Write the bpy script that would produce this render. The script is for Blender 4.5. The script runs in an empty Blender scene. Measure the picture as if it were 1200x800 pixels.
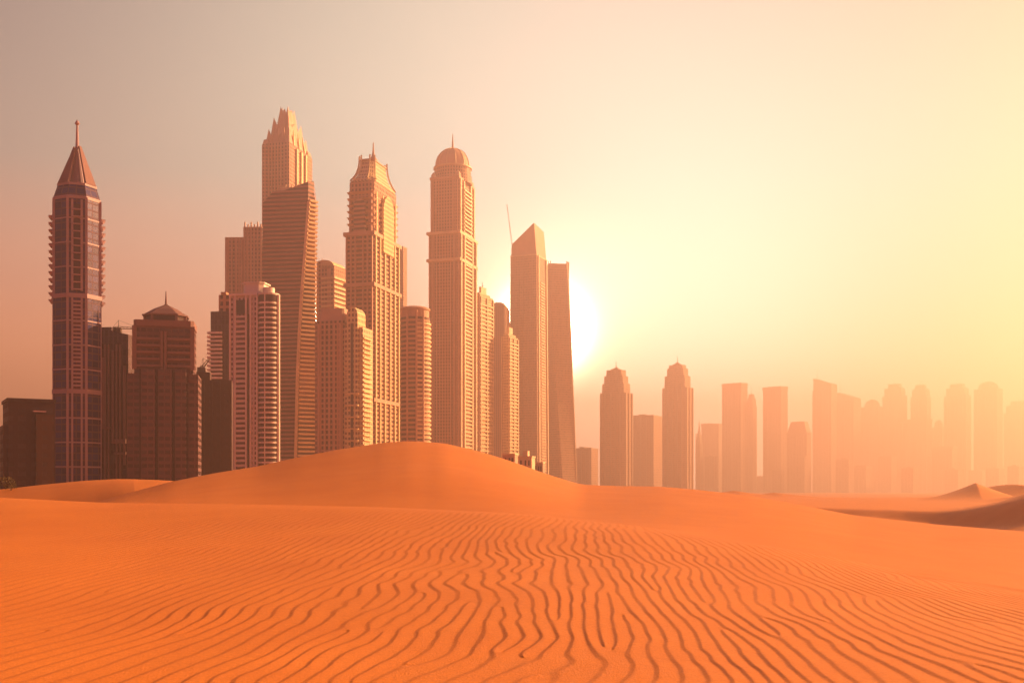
import bpy, math, random
import numpy as np
from mathutils import Vector, Matrix

R = math.radians
scene = bpy.context.scene
col = scene.collection
F = 1287.0          # focal length in photo pixels (photo 1200 x 800, horizon at row 575)
EYE = 1.7
BASE = -3.0         # ground level under the city

# ------------------------------------------------------------------ camera
cam_d = bpy.data.cameras.new('camera')
cam = bpy.data.objects.new('camera', cam_d); col.objects.link(cam)
cam_d.sensor_width = 36.0
cam_d.lens = 36.0 * F / 1200.0
cam_d.shift_y = 175.0 / 1200.0
cam_d.clip_start = 0.1
cam_d.clip_end = 30000
cam.location = (0, 0, EYE)
cam.rotation_euler = (R(90), 0, 0)
scene.camera = cam

# ------------------------------------------------------------------ sun
SUN_AZ, SUN_EL = R(62), R(21)      # azimuth from +Y towards +X
sun_d = bpy.data.lights.new('sun', 'SUN')
sun = bpy.data.objects.new('sun', sun_d); col.objects.link(sun)
sun_d.energy = 5.0
sun_d.angle = R(0.5)
sun_d.color = (1.0, 0.53, 0.22)
sdir = Vector((math.sin(SUN_AZ) * math.cos(SUN_EL), math.cos(SUN_AZ) * math.cos(SUN_EL), math.sin(SUN_EL)))
sun.rotation_euler = sdir.to_track_quat('Z', 'Y').to_euler()
sun.location = sdir * 300

# ------------------------------------------------------------------ sky
world = bpy.data.worlds.new('World'); scene.world = world
world.use_nodes = True
nt = world.node_tree; nt.nodes.clear()
def N(t, tree=None, **kw):
    n = (tree or nt).nodes.new(t)
    for k, v in kw.items(): setattr(n, k, v)
    return n
def L(a, b, tree=None): (tree or nt).links.new(a, b)
def vdir(az, el):
    return (math.sin(az) * math.cos(el), math.cos(az) * math.cos(el), math.sin(el))
def dirpx(x, y):
    v = Vector(((x - 600) / F, 1.0, -(y - 575) / F)).normalized(); return tuple(v)
tc = N('ShaderNodeTexCoord')
nrm = N('ShaderNodeVectorMath', operation='NORMALIZE'); L(tc.outputs['Generated'], nrm.inputs[0])
sepd = N('ShaderNodeSeparateXYZ'); L(nrm.outputs[0], sepd.inputs[0])
def wmath(op, a, b=None):
    n = N('ShaderNodeMath', operation=op)
    for i, v in enumerate((a, b)):
        if v is None: continue
        if isinstance(v, (int, float)): n.inputs[i].default_value = v
        else: L(v, n.inputs[i])
    return n.outputs[0]
def lobe(d, sig_deg):            # smooth bump of sky brightness around a direction
    dt = N('ShaderNodeVectorMath', operation='DOT_PRODUCT'); L(nrm.outputs[0], dt.inputs[0]); dt.inputs[1].default_value = d
    k = 2.0 / R(sig_deg) ** 2
    return wmath('EXPONENT', wmath('MULTIPLY', wmath('SUBTRACT', dt.outputs['Value'], 1.0), k))
def scaled(colour, fac):
    n = N('ShaderNodeVectorMath', operation='SCALE'); n.inputs[0].default_value = colour; L(fac, n.inputs['Scale']); return n.outputs[0]
def vadd(a, b):
    n = N('ShaderNodeVectorMath', operation='ADD'); L(a, n.inputs[0]); L(b, n.inputs[1]); return n.outputs[0]
ramp = N('ShaderNodeValToRGB'); L(sepd.outputs['Z'], ramp.inputs[0])
els = ramp.color_ramp.elements
stops = [(0.0, (0.80, 0.24, 0.06)), (0.08, (0.62, 0.20, 0.075)), (0.17, (0.28, 0.125, 0.08)), (0.27, (0.078, 0.090, 0.080)),
         (0.42, (0.028, 0.040, 0.045)), (1.0, (0.05, 0.022, 0.042))]
els[0].position = stops[0][0]; els[0].color = (*stops[0][1], 1)
els[1].position = stops[-1][0]; els[1].color = (*stops[-1][1], 1)
for p, c in stops[1:-1]:
    e = els.new(p); e.color = (*c, 1)
# away from the sunset the sky falls off to dusk
mr = N('ShaderNodeMapRange'); L(sepd.outputs['Y'], mr.inputs['Value'])
mr.inputs['From Min'].default_value = -0.1; mr.inputs['From Max'].default_value = 0.85
mr.inputs['To Min'].default_value = 0.05; mr.inputs['To Max'].default_value = 1.0
base = N('ShaderNodeVectorMath', operation='SCALE'); L(ramp.outputs[0], base.inputs[0]); L(mr.outputs[0], base.inputs['Scale'])
acc = base.outputs[0]
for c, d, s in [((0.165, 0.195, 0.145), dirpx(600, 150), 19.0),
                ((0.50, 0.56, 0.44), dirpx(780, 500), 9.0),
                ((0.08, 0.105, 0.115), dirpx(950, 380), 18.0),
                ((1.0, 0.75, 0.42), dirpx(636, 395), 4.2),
                ((0.085, 0.020, 0.060), (-.3, -1, 0.15), 65.0),  # purple fill glow added behind the camera to tint shaded tower faces
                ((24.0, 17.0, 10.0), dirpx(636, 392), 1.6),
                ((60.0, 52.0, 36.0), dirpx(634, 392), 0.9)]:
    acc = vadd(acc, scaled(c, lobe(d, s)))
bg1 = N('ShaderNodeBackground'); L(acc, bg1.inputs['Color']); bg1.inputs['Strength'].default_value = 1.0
sky = N('ShaderNodeTexSky', sky_type='NISHITA')
sky.sun_disc = False; sky.sun_elevation = SUN_EL; sky.sun_rotation = SUN_AZ
sky.dust_density = 5.0; sky.air_density = 1.0
bg2 = N('ShaderNodeBackground'); L(sky.outputs[0], bg2.inputs['Color']); bg2.inputs['Strength'].default_value = 0.004
add = N('ShaderNodeAddShader'); L(bg1.outputs[0], add.inputs[0]); L(bg2.outputs[0], add.inputs[1])
wo = N('ShaderNodeOutputWorld'); L(add.outputs[0], wo.inputs['Surface'])
world.cycles.sampling_method = 'MANUAL'
world.cycles.sample_map_resolution = 2048

# ------------------------------------------------------------------ exposure
scene.view_settings.view_transform = 'Standard'
scene.view_settings.look = 'None'
scene.view_settings.exposure = 1.7
scene.view_settings.gamma = 1.0
scene.view_settings.use_curve_mapping = False
scene.cycles.use_denoising = True
scene.cycles.max_bounces = 6
scene.cycles.diffuse_bounces = 2
scene.cycles.volume_bounces = 0

# ------------------------------------------------------------------ helpers
def tag(o, label=None, cat=None, group=None, kind=None):
    if label: o['label'] = label
    if cat: o['category'] = cat
    if group: o['group'] = group
    if kind: o['kind'] = kind
    return o
def link(name, me, parent=None):
    o = bpy.data.objects.new(name, me); col.objects.link(o)
    if parent is not None: o.parent = parent
    return o
class MB:
    """collects polygons, with uv in metres (u along the wall, v up)"""
    def __init__(s): s.v = []; s.f = []; s.uv = []
    def face(s, pts, uvs=None):
        i = len(s.v); s.v += [tuple(p) for p in pts]; s.f.append(tuple(range(i, i + len(pts))))
        if uvs is None:
            a, b, c = Vector(pts[0]), Vector(pts[1]), Vector(pts[2])
            n = (b - a).cross(c - b)
            if abs(n.z) > 0.75 * n.length or n.length == 0: uvs = [(p[0], p[1]) for p in pts]
            else:
                t = Vector((-n.y, n.x, 0)).normalized(); uvs = [(p[0] * t.x + p[1] * t.y, p[2]) for p in pts]
        s.uv += list(uvs); return s
    def box(s, x0, x1, y0, y1, z0, z1):
        p = [(x0, y0), (x1, y0), (x1, y1), (x0, y1)]
        return s.loft([(z0, p), (z1, p)])
    def loft(s, secs, cap=True, bottom=True):
        n = len(secs[0][1]); per = [0]
        q = secs[0][1]
        for i in range(n): per.append(per[-1] + math.dist(q[i], q[(i + 1) % n]))
        for (z0, a), (z1, b) in zip(secs, secs[1:]):
            for i in range(n):
                j = (i + 1) % n
                zz = (lambda z, k: z[k] if isinstance(z, (list, tuple)) else z)
                s.face([(*a[i], zz(z0, i)), (*a[j], zz(z0, j)), (*b[j], zz(z1, j)), (*b[i], zz(z1, i))],
                       [(per[i], zz(z0, i)), (per[i + 1], zz(z0, j)), (per[i + 1], zz(z1, j)), (per[i], zz(z1, i))])
        zz = (lambda z, k: z[k] if isinstance(z, (list, tuple)) else z)
        if cap: z, a = secs[-1]; s.face([(*a[i], zz(z, i)) for i in range(n)])
        if bottom: z, a = secs[0]; s.face([(*a[i], zz(z, i)) for i in reversed(range(n))])
        return s
    def bar(s, a, b, r, n=4, r2=None):
        a, b = Vector(a), Vector(b); d = (b - a).normalized()
        up = Vector((0, 0, 1)) if abs(d.z) < .9 else Vector((1, 0, 0))
        x = d.cross(up).normalized(); y = d.cross(x)
        r2 = r if r2 is None else r2
        A = [a + (x * math.cos(t) + y * math.sin(t)) * r for t in [2 * math.pi * k / n + .785 for k in range(n)]]
        B = [b + (x * math.cos(t) + y * math.sin(t)) * r2 for t in [2 * math.pi * k / n + .785 for k in range(n)]]
        for i in range(n): j = (i + 1) % n; s.face([A[j], A[i], B[i], B[j]])
        s.face(A); s.face(list(reversed(B))); return s
    def mesh(s, name, mat, smooth=False):
        me = bpy.data.meshes.new(name); me.from_pydata(s.v, [], s.f)
        uvl = me.uv_layers.new(name='UVMap')
        uvl.data.foreach_set('uv', np.array(s.uv, dtype=np.float32).ravel())
        me.materials.append(mat)
        # weld, so that a body is one connected surface
        import bmesh
        bm = bmesh.new(); bm.from_mesh(me); bmesh.ops.remove_doubles(bm, verts=bm.verts, dist=0.002)
        if smooth:
            for f in bm.faces: f.smooth = True
        bm.to_mesh(me); bm.free()
        if smooth: me.set_sharp_from_angle(angle=R(35))
        return me
    def build(s, name, mat, parent=None, smooth=False): return link(name, s.mesh(name, mat, smooth), parent)
def rect(w, d, cx=0, cy=0): return [(cx - w / 2, cy - d / 2), (cx + w / 2, cy - d / 2), (cx + w / 2, cy + d / 2), (cx - w / 2, cy + d / 2)]
def cham(w, d, c, cx=0, cy=0):
    a, b = w / 2, d / 2
    return [(cx + x, cy + y) for x, y in [(-a + c, -b), (a - c, -b), (a, -b + c), (a, b - c), (a - c, b), (-a + c, b), (-a, b - c), (-a, -b + c)]]
def ngon(r, n, cx=0, cy=0, ry=None, rot=0):
    ry = ry or r
    return [(cx + r * math.cos(rot + 2 * math.pi * k / n), cy + ry * math.sin(rot + 2 * math.pi * k / n)) for k in range(n)]
def scl(p, k): return [(x * k, y * k) for x, y in p]

# ------------------------------------------------------------------ materials
def new_mat(name):
    m = bpy.data.materials.new(name); m.use_nodes = True
    t = m.node_tree; b = t.nodes['Principled BSDF']; return m, t, b
def mm(t, op, a, b=None, c=None):
    n = t.nodes.new('ShaderNodeMath'); n.operation = op
    for i, v in enumerate((a, b, c)):
        if v is None: continue
        if isinstance(v, (int, float)): n.inputs[i].default_value = v
        else: t.links.new(v, n.inputs[i])
    return n.outputs[0]
def mixc(t, f, a, b):
    n = t.nodes.new('ShaderNodeMix'); n.data_type = 'RGBA'
    for i, v in ((0, f), (6, a), (7, b)):
        if isinstance(v, (int, float)): n.inputs[i].default_value = v
        elif isinstance(v, tuple): n.inputs[i].default_value = (*v, 1)
        else: t.links.new(v, n.inputs[i])
    return n.outputs[2]
def plain(name, c, rough=.7, metal=0.0, noise=.12, scale=.15):
    m, t, b = new_mat(name)
    g = t.nodes.new('ShaderNodeNewGeometry'); no = t.nodes.new('ShaderNodeTexNoise')
    no.inputs['Scale'].default_value = scale; no.inputs['Detail'].default_value = 6
    t.links.new(g.outputs['Position'], no.inputs['Vector'])
    cc = mixc(t, no.outputs[0], tuple(x * (1 - noise * 2) for x in c), tuple(min(1, x * (1 + noise * 2)) for x in c))
    t.links.new(cc, b.inputs['Base Color']); b.inputs['Roughness'].default_value = rough; b.inputs['Metallic'].default_value = metal
    return m
def facade(name, wall, glass, du=3.2, dv=3.4, fu=.6, fv=.6, grough=.15, wrough=.75, vary=.5, bump=.6):
    """wall with a window in every du x dv bay, from uv in metres; each pane differs a little"""
    m, t, b = new_mat(name)
    uv = t.nodes.new('ShaderNodeUVMap'); sp = t.nodes.new('ShaderNodeSeparateXYZ'); t.links.new(uv.outputs[0], sp.inputs[0])
    u = mm(t, 'DIVIDE', sp.outputs[0], du); v = mm(t, 'DIVIDE', sp.outputs[1], dv)
    fu_, fv_ = mm(t, 'FRACT', u), mm(t, 'FRACT', v)
    def inside(x, f):
        if f >= 1: return 1.0
        return mm(t, 'LESS_THAN', mm(t, 'ABSOLUTE', mm(t, 'SUBTRACT', x, .5)), f / 2)
    mask = mm(t, 'MULTIPLY', inside(fu_, fu), inside(fv_, fv))
    cb = t.nodes.new('ShaderNodeCombineXYZ'); t.links.new(mm(t, 'FLOOR', u), cb.inputs[0]); t.links.new(mm(t, 'FLOOR', v), cb.inputs[1])
    wn = t.nodes.new('ShaderNodeTexWhiteNoise'); wn.noise_dimensions = '2D'; t.links.new(cb.outputs[0], wn.inputs['Vector'])
    gl = mixc(t, wn.outputs['Value'], tuple(x * (1 - vary) for x in glass), tuple(x * (1 + vary) for x in glass))
    geo = t.nodes.new('ShaderNodeNewGeometry'); no = t.nodes.new('ShaderNodeTexNoise'); no.inputs['Scale'].default_value = .06; no.inputs['Detail'].default_value = 8
    mp = t.nodes.new('ShaderNodeMapping'); mp.inputs['Scale'].default_value = (1, 1, .25); t.links.new(geo.outputs['Position'], mp.inputs[0]); t.links.new(mp.outputs[0], no.inputs[0])
    wl = mixc(t, no.outputs[0], tuple(x * .78 for x in wall), tuple(min(.9, x * 1.2) for x in wall))
    t.links.new(mixc(t, mask, wl, gl), b.inputs['Base Color'])
    ro = t.nodes.new('ShaderNodeMapRange'); t.links.new(mask, ro.inputs[0]); ro.inputs['To Min'].default_value = wrough; ro.inputs['To Max'].default_value = grough
    t.links.new(ro.outputs[0], b.inputs['Roughness'])
    if bump:
        bp = t.nodes.new('ShaderNodeBump'); bp.inputs['Strength'].default_value = bump; bp.inputs['Distance'].default_value = .3; bp.invert = True
        t.links.new(mask, bp.inputs['Height']); t.links.new(bp.outputs[0], b.inputs['Normal'])
    return m

# ------------------------------------------------------------------ sand
def vnoise(x, y, seed=0):
    rs = np.random.RandomState(seed); tab = rs.rand(256, 256).astype(np.float64)
    xi, yi = np.floor(x).astype(np.int64), np.floor(y).astype(np.int64)
    fx, fy = x - xi, y - yi
    fx = fx * fx * fx * (fx * (fx * 6 - 15) + 10); fy = fy * fy * fy * (fy * (fy * 6 - 15) + 10)
    g = lambda a, b: tab[a & 255, b & 255]
    return (g(xi, yi) * (1 - fx) * (1 - fy) + g(xi + 1, yi) * fx * (1 - fy) + g(xi, yi + 1) * (1 - fx) * fy + g(xi + 1, yi + 1) * fx * fy) * 2 - 1
def sstep(a, b, x):
    t = np.clip((x - a) / (b - a), 0, 1); return t * t * (3 - 2 * t)
def curve(pts): xs, ys = zip(*pts); return lambda p: np.interp(p, xs, ys)
def smooth_curve(pts, w=14):
    f = curve(pts)
    return lambda p: sum(f(p + o) for o in np.linspace(-w, w, 9)) / 9
r1 = smooth_curve([(-200, 583), (0, 583), (120, 589), (300, 591), (450, 594), (600, 601), (750, 616), (900, 640), (1050, 666), (1200, 690), (1400, 715)], 30)
c1 = smooth_curve([(-200, 46), (300, 40), (600, 34), (900, 28), (1200, 25)], 60)
r2 = smooth_curve([(-300, 600), (60, 597), (107, 589), (150, 577), (200, 563.5), (250, 553.5), (300, 545.5), (350, 534.5), (400, 525.5), (450, 519), (480, 517.5), (520, 520),
                   (560, 529), (600, 541), (640, 555), (680, 567), (720, 569), (775, 570), (820, 574), (880, 581), (950, 594), (1000, 604), (1100, 615.5), (1200, 623.5), (1400, 635)], 8)
c2 = smooth_curve([(-200, 85), (107, 72), (300, 86), (480, 96), (700, 100), (900, 84), (1200, 72)], 40)
r3 = smooth_curve([(-200, 579), (0, 573.5), (50, 568), (100, 563.5), (140, 561.5), (185, 562), (300, 568), (400, 578), (2000, 588)], 8)
r4 = smooth_curve([(-300, 590), (500, 590), (700, 586), (850, 588), (950, 594), (1000, 596), (1100, 599), (1200, 602), (1400, 606)], 10)
r5 = smooth_curve([(-300, 576), (300, 577), (700, 578), (800, 578), (885, 582.0), (960, 583), (1100, 584.5), (1200, 585), (1400, 586)], 10)
zrow = lambda row, D: EYE - (row - 575) / F * D

def hermite(xk, zk, x):
    xk, zk = np.array(xk, float), np.array(zk, float)
    h = np.diff(xk); dl = np.diff(zk) / h
    m = np.zeros(len(xk))
    for i in range(1, len(xk) - 1):
        if dl[i - 1] * dl[i] > 0:
            w1, w2 = 2 * h[i] + h[i - 1], h[i] + 2 * h[i - 1]
            m[i] = (w1 + w2) / (w1 / dl[i - 1] + w2 / dl[i])
    i = np.clip(np.searchsorted(xk, x) - 1, 0, len(h) - 1)
    t = np.clip((x - xk[i]) / h[i], 0, 1); t2, t3 = t * t, t * t * t
    return (2*t3 - 3*t2 + 1) * zk[i] + (t3 - 2*t2 + t) * h[i] * m[i] + (-2*t3 + 3*t2) * zk[i+1] + (t3 - t2) * h[i] * m[i+1]

def profile(p):
    a, b = float(c1(p)), float(c2(p))
    e1, e2, e3, e4, e5 = (float(f(p)) for f in (r1, r2, r3, r4, r5))
    lft = float(sstep(150, 30, p)) ; rgt = float(sstep(780, 930, p))
    xs = [0, 9.0]; zs = [0.0, 0.0]
    z1 = zrow(e1, a)
    xs.append((9 + a) * .5); zs.append(z1 * .36 + .02 * float(sstep(900, 300, p)))
    xs.append(a); zs.append(z1)
    dip = float(np.interp(p, [0, 500, 800, 1200], [.5, .5, .25, .35]))
    xs.append(a + 7); zs.append(zrow(e1, a + 7) - dip)
    z2 = zrow(e2, b)
    zm = zs[-1] + (z2 - zs[-1]) * .5
    xs.append((a + 7 + b) * .5); zs.append(zm)
    xs.append(b); zs.append(z2)
    low = min(z2, zrow(max(e2, 575), 118)) - 1.2
    xs.append(112); zs.append(low)
    # layer three: low dune on the left, slip face and far plain on the right
    if rgt > 0 :
        zfoot = min(zrow(e2 + 2.5, 165), low) if rgt > .5 else zrow(e4 + 10, 165)
        zfoot = zrow(max(e4 + 11, e2 + 1), 165)
    else: zfoot = zrow(max(e3, e2) + 3, 165) if p > 320 else zrow(e3, 150) - .8
    if p < 330:
        xs += [150, 185]; zs += [zrow(e3, 150), zrow(e3, 185) - 1.2]
    else:
        d4 = float(np.interp(p, [880, 950, 1060, 1200], [215, 205, 186, 158])); z4 = zrow(e4, d4); ft = d4 - 11
        xs += [ft, d4]; zs += [min(zrow(max(e4 + 11, e2 + 1), ft), z4), z4]
    xs += [400, 700, 6000]; zs += [zrow(e5, 400), BASE, BASE]
    return xs, zs

def height_front(ps, Y):
    """ps: columns (n), Y: (n, m) forward distance -> z (n, m)"""
    out = np.zeros_like(Y)
    for i, p in enumerate(ps):
        xk, zk = profile(p); out[i] = hermite(xk, zk, Y[i])
    return out

def build_sand():
    th = np.concatenate([np.arange(-180, -33, 2.5), np.arange(-33, 33, .055), np.arange(33, 180, 2.5)])
    th = np.radians(th); nt_ = len(th)
    rr = [0.3]
    while rr[-1] < 7.5: rr.append(rr[-1] * 1.12)
    while rr[-1] < 46: rr.append(rr[-1] * 1.00225)
    while rr[-1] < 620: rr.append(rr[-1] * 1.0055)
    while rr[-1] < 5000: rr.append(rr[-1] * 1.06)
    rr[-1] = 5000.0
    rr = np.array(rr); nr = len(rr)
    X = np.sin(th)[:, None] * rr[None, :]; Y = np.cos(th)[:, None] * rr[None, :]
    tcl = np.clip(th, -R(34), R(34))
    ps = 600 + F * np.tan(tcl)
    Yf = np.cos(tcl)[:, None] * rr[None, :]
    Z = height_front(ps, Yf)
    P = ps[:, None] + 0 * Z
    back = sstep(R(150), R(36), np.abs(th))[:, None]
    Zb = np.where(rr[None, :] < 150, .4 * vnoise(X / 18, Y / 18, 3), BASE * sstep(150, 600, rr)[None, :])
    Z = Z * back + Zb * (1 - back)
    # large soft undulation, never enough to change a crest line
    Z += .035 * vnoise(X / 3.1, Y / 5.2, 5) * sstep(45, 20, rr)[None, :]
    Z += .10 * vnoise(X / 14 + 5, Y / 17, 6) * sstep(40, 55, rr)[None, :] * sstep(400, 200, rr)[None, :]
    # distant crescent dunes on the right
    def ridge(cx, cy, h, wl, wr, wy, ang=0.0, p=1.0):
        dx, dy = X - cx, Y - cy
        ca, sa = math.cos(ang), math.sin(ang); u, v = dx * ca + dy * sa, -dx * sa + dy * ca
        s = np.where(u < 0, np.clip(1 + u / wl, 0, 1) ** 1.5, np.clip(1 - u / wr, 0, 1) ** p)
        return h * s * np.exp(-(v / wy) ** 2)
    px = lambda x, D: (x - 600) / F * D
    far = np.zeros_like(Z)
    far = np.maximum(far, ridge(px(1143, 350), 350, 5.6, 18, 16, 26, R(-20), 1.2))
    far = np.maximum(far, ridge(px(1185, 380), 380, 5.4, 24, 40, 30, R(10), 1.2))
    far = np.maximum(far, ridge(px(1215, 300), 300, 2.6, 26, 40, 9, R(20), 1.0))
    far = np.maximum(far, ridge(px(1242, 150), 150, 3.6, 10.5, 40, 30, R(-8), .9))
    far = np.maximum(far, ridge(px(860, 390), 390, 1.9, 14, 20, 14))
    far = np.maximum(far, ridge(px(905, 430), 430, 1.7, 12, 18, 14))
    Z += far
    # wind ripples
    left = sstep(420, 0, P)
    wx = .17 * vnoise(X / 1.5 + 9, Y / 2.6, 11) * (1 - .35 * left) + .075 * vnoise(X / .95, Y / 1.15 + 3, 12) * (1 - .75 * left) + .03 * vnoise(X / .5, Y / .5, 13) * (1 - .6 * left) \
         + .30 * vnoise(X / 4.5, Y / 6.5 + 1, 14)
    lam = .25
    ph = (X - .07 * Y + .12 * np.minimum(X, 0) * -.2 * Y / 10 + .012 * X * Y * .35 + wx) / lam
    rs = np.random.RandomState(7)
    for k in range(44):
        yk = 8.5 + 24 * rs.rand() ** 1.3; xk = rs.uniform(-.56, .56) * yk; sg = 1 if rs.rand() < .5 else -1
        ox, oy = rs.uniform(-.8, .8), rs.uniform(2.2, 5.0)
        ph += sg * (np.arctan2((X - xk) * 2.2, Y - yk) - np.arctan2((X - xk - ox) * 2.2, Y - yk - oy)) / (2 * math.pi)
    t = ph - np.floor(ph); w = .24
    prof = np.where(t < w, t / w, (1 - t) / (1 - w))
    prof = prof * prof * (3 - 2 * prof) * .5 + prof * .5
    amp = .0108 * (1 + .3 * vnoise(X / .8, Y / .9, 15)) * sstep(44, 22, Yf) * sstep(5, 8, rr)[None, :]
    amp *= 1 - .1 * sstep(240, 0, P)
    amp *= np.abs(th)[:, None] < R(36)
    Z += amp * (prof - .5)
    co = np.stack([X, Y, Z], -1).reshape(-1, 3).astype(np.float32)
    co = np.vstack([co, [[0, 0, 0]]]).astype(np.float32)
    i = np.arange(nt_); j = (i + 1) % nt_
    k = np.arange(nr - 1)
    a = (i[:, None] * nr + k[None, :]); b = (j[:, None] * nr + k[None, :])
    q = np.stack([a, b, b + 1, a + 1], -1).reshape(-1, 4)[:, ::-1]
    c = len(co) - 1
    tri = np.stack([i * nr, np.full(nt_, c), j * nr], -1)[:, ::-1]
    me = bpy.data.meshes.new('sand')
    me.vertices.add(len(co)); me.vertices.foreach_set('co', co.ravel())
    nl = q.size + tri.size
    me.loops.add(nl); me.loops.foreach_set('vertex_index', np.concatenate([q.ravel(), tri.ravel()]).astype(np.int32))
    me.polygons.add(len(q) + len(tri))
    me.polygons.foreach_set('loop_start', np.concatenate([np.arange(len(q)) * 4, q.size + np.arange(len(tri)) * 3]).astype(np.int32))
    me.polygons.foreach_set('use_smooth', np.ones(len(q) + len(tri), dtype=bool))
    me.update(calc_edges=True)
    m, t_, b = new_mat('desert_sand')
    g = t_.nodes.new('ShaderNodeNewGeometry')
    n1 = t_.nodes.new('ShaderNodeTexNoise'); n1.inputs['Scale'].default_value = .35; n1.inputs['Detail'].default_value = 5; t_.links.new(g.outputs['Position'], n1.inputs[0])
    n2 = t_.nodes.new('ShaderNodeTexNoise'); n2.inputs['Scale'].default_value = 28; n2.inputs['Detail'].default_value = 4; t_.links.new(g.outputs['Position'], n2.inputs[0])
    c_ = mixc(t_, n1.outputs[0], (.54, .175, .018), (.66, .255, .034))
    def contrast(n, lo, hi):
        k = t_.nodes.new('ShaderNodeMapRange'); t_.links.new(n, k.inputs[0]); k.inputs['From Min'].default_value = lo; k.inputs['From Max'].default_value = hi; return k.outputs[0]
    n4 = t_.nodes.new('ShaderNodeTexNoise'); n4.inputs['Scale'].default_value = 9; n4.inputs['Detail'].default_value = 8; n4.inputs['Roughness'].default_value = .75; t_.links.new(g.outputs['Position'], n4.inputs[0])
    c_ = mixc(t_, mm(t_, 'MULTIPLY', contrast(n2.outputs[0], .3, .75), .38), c_, (.30, .080, .015))
    c_ = mixc(t_, mm(t_, 'MULTIPLY', contrast(n4.outputs[0], .55, .75), .30), c_, (.80, .38, .08))
    c_ = mixc(t_, mm(t_, 'MULTIPLY', contrast(n4.outputs[0], .45, .25), .35), c_, (.28, .075, .015))
    t_.links.new(c_, b.inputs['Base Color'])
    b.inputs['Roughness'].default_value = .6; b.inputs['Specular IOR Level'].default_value = .15
    bp = t_.nodes.new('ShaderNodeBump'); bp.inputs['Strength'].default_value = .6; bp.inputs['Distance'].default_value = .012
    n3 = t_.nodes.new('ShaderNodeTexNoise'); n3.inputs['Scale'].default_value = 45; n3.inputs['Detail'].default_value = 3; t_.links.new(g.outputs['Position'], n3.inputs[0])
    t_.links.new(n3.outputs[0], bp.inputs['Height']); t_.links.new(bp.outputs[0], b.inputs['Normal'])
    me.materials.append(m)
    o = link('sand', me); tag(o, kind='structure')
build_sand()

# ------------------------------------------------------------------ haze
def build_haze():
    mb = MB(); mb.box(-5300, 5300, -5300, 5300, -6, 430)
    m = bpy.data.materials.new('haze'); m.use_nodes = True
    t = m.node_tree; t.nodes.clear()
    v = t.nodes.new('ShaderNodeVolumePrincipled'); o = t.nodes.new('ShaderNodeOutputMaterial')
    v.inputs['Color'].default_value = (1.0, .65, .56, 1)
    v.inputs['Density'].default_value = .00056
    v.inputs['Anisotropy'].default_value = .64
    t.links.new(v.outputs[0], o.inputs['Volume'])
    tag(mb.build('haze', m), kind='stuff')
build_haze()

# ------------------------------------------------------------------ towers
class T:
    def __init__(s, name, label, x0, x1, D, strip=.35, psi=25, cat='skyscraper', group=None):
        s.D = D; X = ((x0 + x1) / 2 - 600) / F * D; t = X / D
        W = (x1 - x0) / F * D; a = R(psi)
        s.W = W
        s.w = (1 - strip) * W / (math.cos(a) + math.sin(a) * t)
        s.d = strip * W / max(.12, math.sin(a) - math.cos(a) * t)
        s.root = bpy.data.objects.new(name, None); col.objects.link(s.root)
        s.root.location = (X, D, BASE); s.root.rotation_euler = (0, 0, -a)
        s.root.empty_display_size = 5
        tag(s.root, label, cat, group)
        s.base = -2.0
    def z(s, row): return EYE - (row - 575) / F * s.D - BASE
    def m(s, px): return px / F * s.D
    def body(s, mat, z1, k=1.0, z0=None, name='shaft', kw=None, cx=0, cy=0, c=0):
        z0 = s.base if z0 is None else z0
        kw = kw or k
        w, d = s.w * kw, s.d * k
        p = cham(w, d, c, cx, cy) if c else rect(w, d, cx, cy)
        return MB().loft([(z0, p), (z1, p)]).build(name, mat, s.root)
    def piers(s, mat, us, z0, z1, wd=.9, dep=.6, face='f', name='pier', k=1.0):
        """upright fins standing proud of the front (f) or sunlit side (r); us: fractions across the face"""
        for u in us:
            mb = MB()
            if face == 'f':
                x = (u - .5) * s.w * k; y = -s.d * k / 2; mb.box(x - wd / 2, x + wd / 2, y - dep, y + .05, z0, z1)
            else:
                y = (u - .5) * s.d * k; x = s.w * k / 2; mb.box(x - .05, x + dep, y - wd / 2, y + wd / 2, z0, z1)
            mb.build(name, mat, s.root)
    def repeat(s, me, name, z0, z1, dz, limit=100, x=0, y=0):
        n = max(1, min(limit, int((z1 - z0) / dz)))
        for i in range(n):
            o = link(name, me, s.root); o.location = (x, y, z0 + i * dz)
    def rooftop(s, mat, z, bits):
        for (u, v, w, d, h) in bits:
            MB().box(u - w / 2, u + w / 2, v - d / 2, v + d / 2, z, z + h).build('plant_room', mat, s.root)
    def parapet(s, mat, z, h=1.5, k=1.0, over=.4):
        w, d = s.w * k + over * 2, s.d * k + over * 2
        MB().loft([(z - h * .5, rect(w, d)), (z + h * .5, rect(w, d))]).build('cornice', mat, s.root)

M = {}
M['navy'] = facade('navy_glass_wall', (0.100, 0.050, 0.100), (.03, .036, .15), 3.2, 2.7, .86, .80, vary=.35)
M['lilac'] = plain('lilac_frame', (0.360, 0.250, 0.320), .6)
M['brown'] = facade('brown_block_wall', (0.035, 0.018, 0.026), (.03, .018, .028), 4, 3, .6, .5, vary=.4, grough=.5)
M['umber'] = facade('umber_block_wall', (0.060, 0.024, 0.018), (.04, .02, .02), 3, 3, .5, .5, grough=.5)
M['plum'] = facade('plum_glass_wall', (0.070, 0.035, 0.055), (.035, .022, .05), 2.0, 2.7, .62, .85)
M['mauve'] = facade('mauve_stone_wall', (0.130, 0.060, 0.075), (.07, .05, .07), 2.3, 2.6, .78, .52, vary=.4)
M['mauve_pl'] = plain('mauve_stone', (0.220, 0.120, 0.130), .8)
M['maroon'] = facade('maroon_block_wall', (0.050, 0.020, 0.028), (.04, .015, .025), 3.2, 2.8, .5, .5, grough=.5)
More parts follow.
